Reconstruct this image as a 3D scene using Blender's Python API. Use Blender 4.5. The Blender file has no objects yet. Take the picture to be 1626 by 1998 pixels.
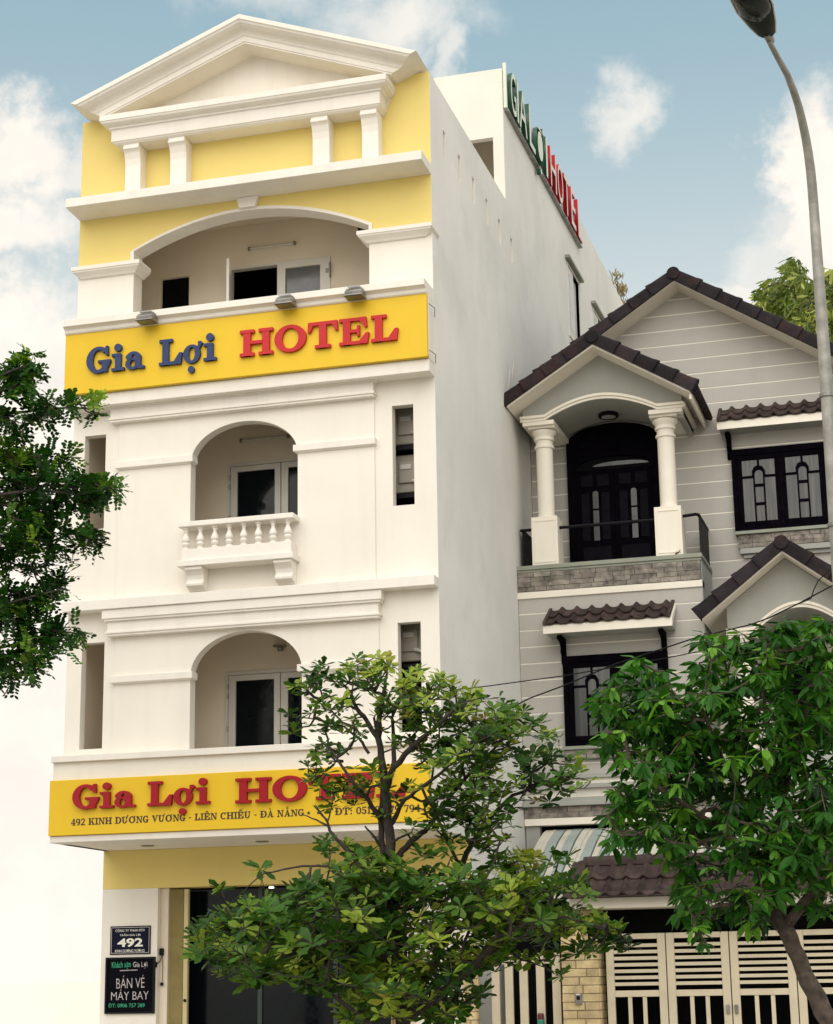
import bpy, bmesh, math, random
import numpy as np
from mathutils import Vector, Matrix
from mathutils.geometry import tessellate_polygon

SC = bpy.context.scene
COL = SC.collection
rnd = random.Random(7)

# ------------------------------------------------------------------ camera
CAM = Vector((10.951, -21.934, 1.45))
FPX = 3681.6
R0 = Vector((0.960894, 0.276492, -0.015337))      # camera right
R1 = Vector((-0.082164, 0.231778, -0.969292))     # camera down
R2 = Vector((-0.264446, 0.932647, 0.245432))      # camera forward
camd = bpy.data.cameras.new('camera')
camd.sensor_fit = 'HORIZONTAL'; camd.sensor_width = 36.0
camd.lens = FPX / 1626.0 * 36.0
camd.clip_start = 0.1; camd.clip_end = 3000
cam = bpy.data.objects.new('camera', camd); COL.objects.link(cam)
M = Matrix.Identity(4)
for i in range(3):
    M[i][0] = R0[i]; M[i][1] = -R1[i]; M[i][2] = -R2[i]; M[i][3] = CAM[i]
cam.matrix_world = M
SC.camera = cam

def at(px, py, Y):
    """point of the world plane y = Y that the photograph shows at pixel px, py"""
    d = R0 * ((px - 813) / FPX) + R1 * ((py - 999) / FPX) + R2
    return CAM + d * ((Y - CAM.y) / d.y)

# ------------------------------------------------------------------ light
SC.render.engine = 'CYCLES'
SC.view_settings.view_transform = 'Standard'
SC.view_settings.look = 'None'
SC.view_settings.gamma = 1.0
SC.view_settings.use_curve_mapping = False
SC.view_settings.exposure = 0.90

SUN_DIR = Vector((0.06, -1.0, 0.95)).normalized()     # towards the sun
sd = bpy.data.lights.new('sun', 'SUN'); sd.energy = 1.3; sd.angle = math.radians(75)
sd.color = (1.0, 0.955, 0.90)
so = bpy.data.objects.new('sun', sd); COL.objects.link(so)
so.rotation_euler = SUN_DIR.to_track_quat('Z', 'Y').to_euler()
so.location = (0, -30, 40)

W = bpy.data.worlds.new('World'); SC.world = W; W.use_nodes = True
def build_world():
    nt = W.node_tree; N = nt.nodes; L = nt.links; N.clear()
    out = N.new('ShaderNodeOutputWorld'); bg = N.new('ShaderNodeBackground'); bg.inputs[1].default_value = 0.1
    L.new(bg.outputs[0], out.inputs[0])
    sky = N.new('ShaderNodeTexSky'); sky.sky_type = 'NISHITA'; sky.sun_disc = False
    sky.sun_elevation = math.asin(SUN_DIR.z); sky.sun_rotation = math.atan2(SUN_DIR.x, SUN_DIR.y)
    sky.air_density = 1.0; sky.dust_density = 2.0; sky.ozone_density = 1.0
    tc = N.new('ShaderNodeTexCoord')
    sep = N.new('ShaderNodeSeparateXYZ'); L.new(tc.outputs['Generated'], sep.inputs[0])
    def math_(op, a, b=None, c=None, clamp=False):
        n = N.new('ShaderNodeMath'); n.operation = op; n.use_clamp = clamp
        for i, x in enumerate((a, b, c)):
            if x is None: continue
            if isinstance(x, (int, float)): n.inputs[i].default_value = x
            else: L.new(x, n.inputs[i])
        return n.outputs[0]
    az = math_('MULTIPLY', math_('ARCTAN2', sep.outputs[0], sep.outputs[1]), 57.2958)
    el = math_('MULTIPLY', math_('ARCSINE', sep.outputs[2]), 57.2958)
    comb = N.new('ShaderNodeCombineXYZ'); L.new(az, comb.inputs[0]); L.new(el, comb.inputs[1])
    def noise(scale, detail, rough, w=0.0, dist=0.0):
        n = N.new('ShaderNodeTexNoise'); n.inputs['Scale'].default_value = scale
        n.inputs['Detail'].default_value = detail; n.inputs['Roughness'].default_value = rough
        n.inputs['Distortion'].default_value = dist
        m = N.new('ShaderNodeVectorMath'); m.operation = 'ADD'; m.inputs[1].default_value = (w, w * 2, w * 3)
        L.new(tc.outputs['Generated'], m.inputs[0]); L.new(m.outputs[0], n.inputs['Vector'])
        return n.outputs[0]
    n1 = noise(14, 7, 0.62, 0.3, 0.6); n2 = noise(45, 6, 0.65, 1.7, 0.3); n3 = noise(3.2, 5, 0.6, 4.1, 0.4)
    def cnoise(scale, detail):
        n = N.new('ShaderNodeTexNoise'); n.inputs['Scale'].default_value = scale; n.inputs['Detail'].default_value = detail; n.inputs['Roughness'].default_value = 0.6
        L.new(tc.outputs['Generated'], n.inputs['Vector']); s_ = N.new('ShaderNodeSeparateColor'); L.new(n.outputs['Color'], s_.inputs[0]); return s_
    w1 = cnoise(22, 5); w2 = cnoise(90, 5)
    azw = math_('ADD', math_('ADD', az, math_('MULTIPLY', math_('SUBTRACT', w1.outputs[0], 0.5), 3.6)), math_('MULTIPLY', math_('SUBTRACT', w2.outputs[0], 0.5), 1.3))
    elw = math_('ADD', math_('ADD', el, math_('MULTIPLY', math_('SUBTRACT', w1.outputs[1], 0.5), 3.6)), math_('MULTIPLY', math_('SUBTRACT', w2.outputs[1], 0.5), 1.3))
    total = None
    # clouds: (azimuth, elevation, half width, half height, softness, density) in degrees
    for a, e, w, h, s, dn in [
            (-16.3, 28.9, 2.8, 1.6, 0.9, 0.75), (-14.5, 27.8, 0.8, 1.6, 0.8, 0.6), (-19.0, 30.5, 5.0, 1.4, 1.0, 0.6),
            (-8.5, 25.8, 1.1, 1.15, 0.85, 0.68),
            (-2.6, 23.2, 1.9, 3.1, 0.45, 1.0), (-1.0, 22.0, 3.4, 4.4, 0.45, 1.0), (-4.5, 21.3, 1.2, 1.6, 0.7, 0.5),
            (-28.6, 24.7, 1.9, 1.5, 0.65, 0.95), (-26.6, 24.3, 1.5, 1.0, 0.8, 0.7), (-28.6, 22.6, 2.2, 1.3, 0.7, 0.9),
            (-33.0, 19.4, 8.5, 2.2, 0.45, 1.0), (-32.0, 13.0, 12.0, 7.0, 0.4, 1.0), (-36.0, 4.0, 20.0, 9.0, 0.4, 1.0),
            (-5.0, 20.3, 1.6, 0.5, 0.8, 0.7), (-5.2, 13.0, 6.0, 5.0, 0.6, 0.9), (4.0, 15.0, 7.0, 6.0, 0.5, 1.0),
            (-40.0, 30.0, 5.0, 3.0, 0.6, 0.9), (14.0, 28.0, 6.0, 3.0, 0.6, 0.9), (-55, 22, 9, 5, 0.6, 1.0), (30, 20, 10, 5, 0.6, 1.0)]:
        dx = math_('DIVIDE', math_('SUBTRACT', azw, a), w); dy = math_('DIVIDE', math_('SUBTRACT', elw, e), h)
        r = math_('SQRT', math_('ADD', math_('MULTIPLY', dx, dx), math_('MULTIPLY', dy, dy)))
        r = math_('ADD', r, math_('MULTIPLY', math_('SUBTRACT', n1, 0.5), 0.5))
        r = math_('ADD', r, math_('MULTIPLY', math_('SUBTRACT', n2, 0.5), 0.9))
        mr = N.new('ShaderNodeMapRange'); mr.interpolation_type = 'SMOOTHSTEP'
        L.new(r, mr.inputs[0]); mr.inputs[1].default_value = 1.0 + s * 0.5; mr.inputs[2].default_value = 1.0 - s
        mr.inputs[3].default_value = 0; mr.inputs[4].default_value = dn
        total = mr.outputs[0] if total is None else math_('MAXIMUM', total, mr.outputs[0])
    # clouds added out of view over the dome, thickened to brighten the fill light
    far = N.new('ShaderNodeMapRange'); far.interpolation_type = 'SMOOTHSTEP'; L.new(n3, far.inputs[0])
    far.inputs[1].default_value = 0.40; far.inputs[2].default_value = 0.56; far.inputs[3].default_value = 0; far.inputs[4].default_value = 0.95
    off = math_('ABSOLUTE', math_('SUBTRACT', az, -15.0))
    offm = N.new('ShaderNodeMapRange'); offm.interpolation_type = 'SMOOTHSTEP'; L.new(off, offm.inputs[0]); offm.inputs[1].default_value = 16; offm.inputs[2].default_value = 34
    elm = N.new('ShaderNodeMapRange'); elm.interpolation_type = 'SMOOTHSTEP'; L.new(el, elm.inputs[0]); elm.inputs[1].default_value = 31; elm.inputs[2].default_value = 38
    total = math_('MAXIMUM', total, math_('MULTIPLY', far.outputs[0], math_('MAXIMUM', offm.outputs[0], elm.outputs[0])))
    # pale veil low over the horizon
    hz = N.new('ShaderNodeMapRange'); hz.interpolation_type = 'SMOOTHSTEP'; L.new(el, hz.inputs[0])
    hz.inputs[1].default_value = 31; hz.inputs[2].default_value = 9; hz.inputs[3].default_value = 0; hz.inputs[4].default_value = 0.85
    def mix(f, a, b):
        m = N.new('ShaderNodeMix'); m.data_type = 'RGBA'
        if isinstance(f, float): m.inputs[0].default_value = f
        else: L.new(f, m.inputs[0])
        for k, x in ((6, a), (7, b)):
            if isinstance(x, tuple): m.inputs[k].default_value = (*x, 1)
            else: L.new(x, m.inputs[k])
        return m.outputs[2]
    veil = mix(0.74, sky.outputs[0], (1.9, 2.85, 3.05))
    c = mix(hz.outputs[0], veil, (5.7, 5.4, 4.85))
    shade = N.new('ShaderNodeMapRange'); L.new(n1, shade.inputs[0]); shade.inputs[1].default_value = 0.3; shade.inputs[2].default_value = 0.7
    cc = mix(shade.outputs[0], (5.3, 4.95, 4.55), (6.1, 5.65, 5.05))
    c = mix(total, c, cc)
    L.new(c, bg.inputs[0])
build_world()

# ------------------------------------------------------------------ materials
MATS = {}
def mat(name, col, rough=0.8, var=0.06, vscale=1.5, bump=0.0, bscale=60, streak=0.0, metal=0.0, spec=0.5, rand=0.0, dirt=None, dirtamt=0.0, dscale=0.8, emit=None):
    m = bpy.data.materials.new(name); m.use_nodes = True; MATS[name] = m
    nt = m.node_tree; N = nt.nodes; L = nt.links
    b = N['Principled BSDF']; b.inputs['Roughness'].default_value = rough; b.inputs['Metallic'].default_value = metal
    b.inputs['Specular IOR Level'].default_value = spec
    geo = N.new('ShaderNodeNewGeometry')
    def nz(scale, detail=4, vec=None, rough_=0.55):
        n = N.new('ShaderNodeTexNoise'); n.inputs['Scale'].default_value = scale; n.inputs['Detail'].default_value = detail
        n.inputs['Roughness'].default_value = rough_
        L.new(vec or geo.outputs['Position'], n.inputs['Vector']); return n.outputs[0]
    def mixc(f, a, b_, blend='MIX'):
        x = N.new('ShaderNodeMix'); x.data_type = 'RGBA'; x.blend_type = blend
        if isinstance(f, float): x.inputs[0].default_value = f
        else: L.new(f, x.inputs[0])
        for k, v in ((6, a), (7, b_)):
            if isinstance(v, tuple): x.inputs[k].default_value = (*v, 1)
            else: L.new(v, x.inputs[k])
        return x.outputs[2]
    def rng(v, a, b_, c, d):
        r = N.new('ShaderNodeMapRange'); L.new(v, r.inputs[0])
        for i, q in enumerate((a, b_, c, d)): r.inputs[i + 1].default_value = q
        return r.outputs[0]
    c = tuple(col)
    dk = tuple(x * (1 - 2 * var) for x in col); lt = tuple(min(1, x * (1 + var)) for x in col)
    cur = mixc(rng(nz(vscale, 5), 0.3, 0.7, 0, 1), dk, lt)
    if rand:
        oi = N.new('ShaderNodeObjectInfo')
        v = N.new('ShaderNodeHueSaturation'); L.new(cur, v.inputs['Color'])
        L.new(rng(oi.outputs['Random'], 0, 1, 1 - rand, 1 + rand), v.inputs['Value'])
        fr = N.new('ShaderNodeMath'); fr.operation = 'FRACT'; mm = N.new('ShaderNodeMath'); mm.operation = 'MULTIPLY'; mm.inputs[1].default_value = 7.31
        L.new(oi.outputs['Random'], mm.inputs[0]); L.new(mm.outputs[0], fr.inputs[0])
        L.new(rng(fr.outputs[0], 0, 1, 0.5 - rand * 0.05, 0.5 + rand * 0.05), v.inputs['Hue'])
        cur = v.outputs[0]
    if streak:
        mp = N.new('ShaderNodeMapping'); mp.inputs['Scale'].default_value = (3.2, 3.2, 0.22); L.new(geo.outputs['Position'], mp.inputs[0])
        s = rng(nz(1.6, 6, mp.outputs[0], 0.65), 0.5, 0.78, 0, streak)
        cur = mixc(s, cur, tuple(x * 0.55 for x in col))
    if dirt:
        d = rng(nz(dscale, 8, None, 0.68), 0.52, 0.75, 0, dirtamt)
        cur = mixc(d, cur, dirt)
    L.new(cur, b.inputs['Base Color'])
    rr = rng(nz(9, 3), 0.3, 0.7, max(0, rough - 0.07), min(1, rough + 0.07)); L.new(rr, b.inputs['Roughness'])
    if bump:
        bp = N.new('ShaderNodeBump'); bp.inputs['Strength'].default_value = bump; bp.inputs['Distance'].default_value = 0.01
        L.new(nz(bscale, 5), bp.inputs['Height']); L.new(bp.outputs[0], b.inputs['Normal'])
    if emit:
        b.inputs['Emission Color'].default_value = (*emit[0], 1); b.inputs['Emission Strength'].default_value = emit[1]
    return m

CREAM = mat('cream_paint', (0.81, 0.765, 0.68), 0.75, 0.025, 0.9, 0.25, 90, streak=0.13, dirt=(0.55, 0.48, 0.38), dirtamt=0.08)
TRIMW = mat('trim_paint', (0.81, 0.765, 0.69), 0.7, 0.025, 1.3, 0.2, 90, streak=0.2, dirt=(0.5, 0.46, 0.38), dirtamt=0.10, dscale=1.7)
INNER = mat('inner_wall_paint', (0.76, 0.67, 0.54), 0.8, 0.03, 1.2, 0.2, 80, dirt=(0.5, 0.43, 0.33), dirtamt=0.15)
YELLOW = mat('yellow_paint', (0.77, 0.61, 0.195), 0.75, 0.03, 0.8, 0.25, 90, streak=0.06, dirt=(0.6, 0.42, 0.13), dirtamt=0.12)
SIDEG = mat('grey_render', (0.79, 0.775, 0.73), 0.85, 0.05, 0.55, 0.5, 45, streak=0.07, dirt=(0.50, 0.51, 0.50), dirtamt=0.5, dscale=0.5)
SIGNY = mat('sign_yellow', (0.76, 0.50, 0.022), 0.45, 0.03, 0.7, spec=0.25, dirt=(0.62, 0.40, 0.03), dirtamt=0.15)
RED = mat('letter_red', (0.52, 0.028, 0.030), 0.5, 0.03, 2, spec=0.2)
DRED = mat('letter_crimson', (0.34, 0.007, 0.016), 0.45, 0.03, 2, spec=0.25)
BLUE = mat('letter_blue', (0.022, 0.040, 0.125), 0.5, 0.05, 2, spec=0.3)
INK = mat('letter_black', (0.035, 0.015, 0.02), 0.5, 0.02, 2)
PVC = mat('white_pvc', (0.66, 0.635, 0.58), 0.4, 0.03, 2)
GLASS = mat('dark_glass', (0.003, 0.006, 0.008), 0.08, 0.1, 2, spec=0.22)
GLASSG = mat('grey_glass', (0.11, 0.115, 0.12), 0.12, 0.2, 2.5)
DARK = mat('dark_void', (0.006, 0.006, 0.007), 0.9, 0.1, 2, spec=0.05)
STEEL = mat('worn_steel', (0.30, 0.29, 0.27), 0.45, 0.15, 6, metal=0.7, dirt=(0.12, 0.1, 0.08), dirtamt=0.5, dscale=5)
ACW = mat('ac_casing', (0.42, 0.38, 0.31), 0.5, 0.05, 3, dirt=(0.25, 0.22, 0.18), dirtamt=0.5, dscale=6)
HSID = mat('house_siding', (0.45, 0.43, 0.39), 0.75, 0.04, 0.8, 0.3, 70, streak=0.16, dirt=(0.30, 0.28, 0.24), dirtamt=0.25, rand=0.025)
HGREY = mat('house_grey', (0.36, 0.36, 0.325), 0.8, 0.05, 0.8, 0.3, 70, streak=0.12)
HWHITE = mat('house_white', (0.83, 0.77, 0.66), 0.65, 0.03, 1.2, 0.2, 80, streak=0.12, dirt=(0.4, 0.36, 0.3), dirtamt=0.12, dscale=2)
HJOINT = mat('joint_white', (0.82, 0.78, 0.68), 0.7, 0.04, 2)
TILE = mat('roof_tile', (0.018, 0.013, 0.015), 0.65, 0.2, 7, 0.4, 40, rand=0.5, dirt=(0.065, 0.024, 0.017), dirtamt=0.6, dscale=3, spec=0.15)
TILEB = mat('brown_tile', (0.050, 0.033, 0.030), 0.7, 0.2, 7, 0.4, 40, rand=0.35, dirt=(0.13, 0.09, 0.07), dirtamt=0.5, dscale=5, spec=0.2)
WOOD = mat('dark_wood', (0.0035, 0.0025, 0.005), 0.7, 0.3, 9, 0.2, 30, spec=0.015)
STONE = mat('grey_stone', (0.25, 0.22, 0.185), 0.85, 0.3, 9, 0.9, 28, rand=0.26, dirt=(0.42, 0.37, 0.31), dirtamt=0.6, dscale=7)
STONEY = mat('yellow_stone', (0.56, 0.44, 0.24), 0.85, 0.18, 5, 1.0, 22, rand=0.18, dirt=(0.36, 0.23, 0.09), dirtamt=0.45, dscale=6)
MORTAR = mat('mortar', (0.34, 0.27, 0.16), 0.9, 0.1, 5)
MORTARD = mat('mortar_dark', (0.15, 0.13, 0.115), 0.9, 0.1, 5)
CAPG = mat('green_grey_cap', (0.27, 0.285, 0.225), 0.6, 0.08, 3, streak=0.1)
GATE = mat('gate_paint', (0.60, 0.525, 0.38), 0.45, 0.04, 3, 0.1, 60, dirt=(0.32, 0.26, 0.17), dirtamt=0.3, dscale=4)
SHUT = mat('shutter_yellow', (0.58, 0.50, 0.26), 0.45, 0.06, 4, dirt=(0.3, 0.22, 0.09), dirtamt=0.4, dscale=5)
BLACKM = mat('black_metal', (0.006, 0.006, 0.008), 0.5, 0.1, 5, spec=0.15)
POLE = mat('galvanised', (0.33, 0.32, 0.285), 0.6, 0.15, 8, 0.15, 50, metal=0.25, dirt=(0.20, 0.19, 0.165), dirtamt=0.5, dscale=9)
LAMPB = mat('lamp_casing', (0.015, 0.022, 0.018), 0.5, 0.1, 5, spec=0.2)
LAMPG = mat('lamp_lens', (0.012, 0.02, 0.016), 0.15, 0.25, 7, spec=0.25)
WOODP = mat('dark_wood_panel', (0.006, 0.005, 0.008), 0.6, 0.3, 9, 0.2, 30, spec=0.05)
GLASSD = mat('dim_glass', (0.020, 0.025, 0.026), 0.2, 0.3, 5)
WHITEW = mat('sky_match_white', (0.92, 0.89, 0.82), 0.85, 0.01, 1, 0.2, 60)  # near white so the added wall blends with the bright low sky
AWNW = mat('awning_cream', (0.55, 0.52, 0.44), 0.5, 0.05, 3, dirt=(0.3, 0.27, 0.2), dirtamt=0.4, dscale=4)
AWNB = mat('awning_blue', (0.31, 0.36, 0.34), 0.5, 0.05, 3, dirt=(0.2, 0.22, 0.2), dirtamt=0.4, dscale=4)
AWND = mat('awning_green', (0.10, 0.13, 0.11), 0.5, 0.05, 3)
GRNSIDE = mat('letter_green', (0.012, 0.075, 0.045), 0.35, 0.05, 3)
LFACE = mat('letter_face', (0.68, 0.72, 0.60), 0.4, 0.03, 3)
LFACER = mat('letter_face_pink', (0.76, 0.62, 0.55), 0.4, 0.03, 3)
NAVY = mat('navy_plate', (0.004, 0.006, 0.022), 0.5, 0.05, 3, spec=0.1)
BOARD = mat('chalkboard', (0.003, 0.003, 0.006), 0.7, 0.2, 5, spec=0.06)
CHALK = mat('chalk_white', (0.55, 0.50, 0.50), 0.9, 0.2, 30)
CHALKG = mat('chalk_green', (0.05, 0.42, 0.22), 0.9, 0.2, 30)
PLTW = mat('plate_lettering', (0.80, 0.78, 0.70), 0.5, 0.02, 3)
BARK = mat('bark', (0.045, 0.034, 0.028), 0.9, 0.3, 14, 1.0, 60, dirt=(0.12, 0.11, 0.09), dirtamt=0.35, dscale=9)
BARKL = mat('bark_pale', (0.085, 0.062, 0.045), 0.9, 0.3, 14, 1.0, 60, dirt=(0.17, 0.14, 0.11), dirtamt=0.35, dscale=9)
GROUNDM = mat('pale_concrete', (0.56, 0.52, 0.44), 0.9, 0.08, 0.35, 0.3, 30, dirt=(0.3, 0.28, 0.24), dirtamt=0.4, dscale=0.5)
ASPH = mat('asphalt', (0.11, 0.108, 0.10), 0.9, 0.15, 2, 0.6, 90, dirt=(0.09, 0.085, 0.08), dirtamt=0.4)
PAVE = mat('paving', (0.42, 0.38, 0.33), 0.85, 0.12, 2, 0.4, 60, dirt=(0.2, 0.17, 0.14), dirtamt=0.5)
PAINTW = mat('road_paint', (0.72, 0.71, 0.66), 0.7, 0.1, 4, dirt=(0.3, 0.3, 0.28), dirtamt=0.4, dscale=4)
BULB = mat('lit_lamp', (0.9, 0.9, 0.85), 0.4, 0.0, 1, emit=((1, 0.95, 0.85), 1.2))
TUBE = mat('tube_white', (0.6, 0.57, 0.5), 0.3, 0.03, 3)

def curtain_mat():
    m = bpy.data.materials.new('curtained_glass'); m.use_nodes = True
    nt = m.node_tree; N = nt.nodes; L = nt.links; b = N['Principled BSDF']
    geo = N.new('ShaderNodeNewGeometry'); mp = N.new('ShaderNodeMapping'); mp.inputs['Scale'].default_value = (16, 1, 0.9)
    L.new(geo.outputs['Position'], mp.inputs[0]); n = N.new('ShaderNodeTexNoise'); n.inputs['Scale'].default_value = 1.1; n.inputs['Detail'].default_value = 4
    L.new(mp.outputs[0], n.inputs['Vector'])
    r = N.new('ShaderNodeValToRGB'); r.color_ramp.elements[0].position = 0.42; r.color_ramp.elements[0].color = (0.014, 0.018, 0.017, 1)
    r.color_ramp.elements[1].position = 0.72; r.color_ramp.elements[1].color = (0.075, 0.073, 0.06, 1)
    L.new(n.outputs[0], r.inputs[0]); L.new(r.outputs[0], b.inputs['Base Color']); b.inputs['Roughness'].default_value = 0.12
    return m
CURT = curtain_mat()

def leaf_mat(name, dark, mid, light, rough=0.5, transl=0.25, odd=None, spec=0.35):
    m = bpy.data.materials.new(name); m.use_nodes = True
    nt = m.node_tree; N = nt.nodes; L = nt.links; b = N['Principled BSDF']; out = N['Material Output']
    b.inputs['Roughness'].default_value = rough; b.inputs['Specular IOR Level'].default_value = spec
    a = N.new('ShaderNodeAttribute'); a.attribute_name = 'tone'
    r = N.new('ShaderNodeValToRGB'); e = r.color_ramp.elements
    e[0].position = 0.0; e[0].color = (*dark, 1); e[1].position = 0.85; e[1].color = (*light, 1)
    x = e.new(0.5); x.color = (*mid, 1)
    if odd: x = e.new(1.0); x.color = (*odd, 1)
    L.new(a.outputs['Fac'], r.inputs[0])
    geo = N.new('ShaderNodeNewGeometry'); n = N.new('ShaderNodeTexNoise'); n.inputs['Scale'].default_value = 30
    L.new(geo.outputs['Position'], n.inputs['Vector'])
    mx = N.new('ShaderNodeMix'); mx.data_type = 'RGBA'; mx.blend_type = 'MULTIPLY'; mx.inputs[0].default_value = 0.45
    L.new(r.outputs[0], mx.inputs[6]); L.new(n.outputs[0], mx.inputs[7]); 
    g = N.new('ShaderNodeGamma'); g.inputs[1].default_value = 1.0; L.new(mx.outputs[2], g.inputs[0])
    L.new(g.outputs[0], b.inputs['Base Color'])
    t = N.new('ShaderNodeBsdfTranslucent'); 
    br = N.new('ShaderNodeMix'); br.data_type = 'RGBA'; br.blend_type = 'MULTIPLY'; br.inputs[0].default_value = 1.0
    L.new(g.outputs[0], br.inputs[6]); br.inputs[7].default_value = (1.5, 1.6, 0.5, 1)
    L.new(br.outputs[2], t.inputs[0])
    ms = N.new('ShaderNodeMixShader'); ms.inputs[0].default_value = transl
    L.new(b.outputs[0], ms.inputs[1]); L.new(t.outputs[0], ms.inputs[2]); L.new(ms.outputs[0], out.inputs[0])
    return m

# ------------------------------------------------------------------ helpers
LOC = {}
def thing(name, label, cat, loc=(0, 0, 0), group=None):
    o = bpy.data.objects.new(name, None); o.empty_display_size = 0.3; COL.objects.link(o); o.location = loc
    o['label'] = label; o['category'] = cat
    if group: o['group'] = group
    LOC[o.name] = Vector(loc); return o
def tag(o, label, cat, group=None):
    o['label'] = label; o['category'] = cat
    if group: o['group'] = group
    return o
class MB:
    def __init__(s): s.v = []; s.f = []; s.mi = []
    def face(s, idx, mi=0): s.f.append(tuple(idx)); s.mi.append(mi)
    def box(s, x0, x1, y0, y1, z0, z1, mi=0):
        n = len(s.v)
        s.v += [(x, y, z) for z in (z0, z1) for y in (y0, y1) for x in (x0, x1)]
        for q in ((0, 2, 3, 1), (4, 5, 7, 6), (0, 1, 5, 4), (2, 6, 7, 3), (0, 4, 6, 2), (1, 3, 7, 5)): s.face([n + i for i in q], mi)
        return s
    def slab(s, outer, w0, w1, fr, holes=(), mi=0, side=None):
        """extrude a 2D outline (with holes) from w0 to w1; fr maps (u,v,w) to xyz"""
        loops = [list(outer)] + [list(h) for h in holes]; base = len(s.v); tot = sum(map(len, loops))
        for w in (w0, w1):
            for lp in loops:
                for u, v in lp: s.v.append(fr(u, v, w))
        for t in tessellate_polygon([[Vector((u, v, 0)) for u, v in lp] for lp in loops]):
            s.face([base + i for i in t], mi); s.face([base + tot + i for i in reversed(t)], mi)
        k = base
        for lp in loops:
            m = len(lp)
            for i in range(m):
                a, b = k + i, k + (i + 1) % m
                s.face((a, b, b + tot, a + tot), mi if side is None else side)
            k += m
        return s
    def loft(s, rings, closed=True, cap=True):
        n = len(rings[0]); b = len(s.v)
        for r in rings: s.v += [tuple(p) for p in r]
        for k in range(len(rings) - 1):
            for i in range(n if closed else n - 1):
                a = b + k * n + i; c = b + k * n + (i + 1) % n
                s.face((a, c, c + n, a + n))
        if cap:
            s.face([b + i for i in range(n)][::-1]); s.face([b + (len(rings) - 1) * n + i for i in range(n)])
        return s
    def tube(s, pts, rad, seg=8):
        pts = [Vector(p) for p in pts]; rings = []; prev = None
        for i, p in enumerate(pts):
            d = (pts[min(i + 1, len(pts) - 1)] - pts[max(i - 1, 0)]).normalized()
            if prev is None: u = d.orthogonal().normalized()
            else:
                u = prev - d * prev.dot(d); u = u.normalized() if u.length > 1e-6 else d.orthogonal().normalized()
            prev = u; w = d.cross(u); r = rad[i] if isinstance(rad, (list, tuple)) else rad
            rings.append([p + (u * math.cos(6.28318 * k / seg) + w * math.sin(6.28318 * k / seg)) * r for k in range(seg)])
        return s.loft(rings)
    def lathe(s, cx, cy, prof, seg=20):
        return s.loft([[(cx + r * math.cos(6.28318 * k / seg), cy + r * math.sin(6.28318 * k / seg), z) for k in range(seg)] for r, z in prof])
    def molding(s, prof, x0, x1, y0, yb=None):
        """prof (projection, z) from top to bottom, returned round both ends and closed at the wall y0"""
        b = len(s.v); yb = y0 if yb is None else yb
        for d, z in prof: s.v += [(x0 - d, yb, z), (x0 - d, y0 - d, z), (x1 + d, y0 - d, z), (x1 + d, yb, z)]
        m = len(prof)
        for k in range(m - 1):
            for i in range(3): a = b + 4 * k + i; s.face((a, a + 1, a + 5, a + 4))
        s.face([b, b + 1, b + 2, b + 3]); e = b + 4 * (m - 1); s.face([e + 3, e + 2, e + 1, e])
        s.face([b + 4 * k for k in range(m)]); s.face([b + 4 * k + 3 for k in range(m)][::-1])
        for k in range(m - 1): a = b + 4 * k; s.face((a, a + 4, a + 7, a + 3))
        return s
    def mesh(s, name, mats, org, bevel=0.0, smooth=False):
        me = bpy.data.meshes.new(name)
        me.from_pydata([(x - org[0], y - org[1], z - org[2]) for x, y, z in s.v], [], s.f)
        if not isinstance(mats, (list, tuple)): mats = [mats]
        for m in mats: me.materials.append(m)
        if len(mats) > 1: me.polygons.foreach_set('material_index', s.mi)
        bm = bmesh.new(); bm.from_mesh(me)
        bmesh.ops.recalc_face_normals(bm, faces=bm.faces)
        if bevel:
            es = [e for e in bm.edges if len(e.link_faces) == 2 and e.calc_face_angle(0) > 0.5]
            bmesh.ops.bevel(bm, geom=es, offset=bevel, segments=1, affect='EDGES', clamp_overlap=True)
        bm.to_mesh(me); bm.free()
        if smooth:
            me.polygons.foreach_set('use_smooth', [True] * len(me.polygons))
            me.set_sharp_from_angle(angle=math.radians(38))
        me.update(); return me
    def build(s, name, mats, parent=None, bevel=0.0, smooth=False, label=None, kind=None, org=None):
        if org is None:
            a = np.array(s.v, float); org = Vector(((a.min(0) + a.max(0)) / 2).tolist())
        me = s.mesh(name, mats, org, bevel, smooth)
        return put(me, name, parent, org, label, kind)
def put(me, name, parent, loc, label=None, kind=None, rot=None, scale=None):
    o = bpy.data.objects.new(name, me); COL.objects.link(o)
    o.parent = parent; p = LOC.get(parent.name, Vector()) if parent else Vector()
    loc = Vector(loc); LOC[o.name] = loc.copy(); o.location = loc - p
    if rot is not None: o.rotation_euler = rot
    if scale is not None: o.scale = scale
    if label: o['label'] = label
    if kind: o['kind'] = kind
    return o
FXZ = lambda u, v, w: (u, w, v)      # outline in x,z, depth y
FYZ = lambda u, v, w: (w, u, v)      # outline in y,z, depth x
def rect(x0, x1, z0, z1): return [(x0, z0), (x1, z0), (x1, z1), (x0, z1)]
def arch(x0, x1, zb, zs, zt, n=28):
    cx = (x0 + x1) / 2; a = (x1 - x0) / 2
    return [(x0, zb), (x1, zb)] + [(cx + a * math.cos(math.pi * k / n), zs + (zt - zs) * math.sin(math.pi * k / n)) for k in range(n + 1)]
def seg_arch(x0, z0, x1, z1, rise, n=24):
    """flat segmental curve from x1,z1 to x0,z0"""
    r = []
    for k in range(n + 1):
        t = k / n; x = x1 + (x0 - x1) * t; r.append((x, z1 + (z0 - z1) * t + rise * (1 - (2 * t - 1) ** 2)))
    return r
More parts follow.
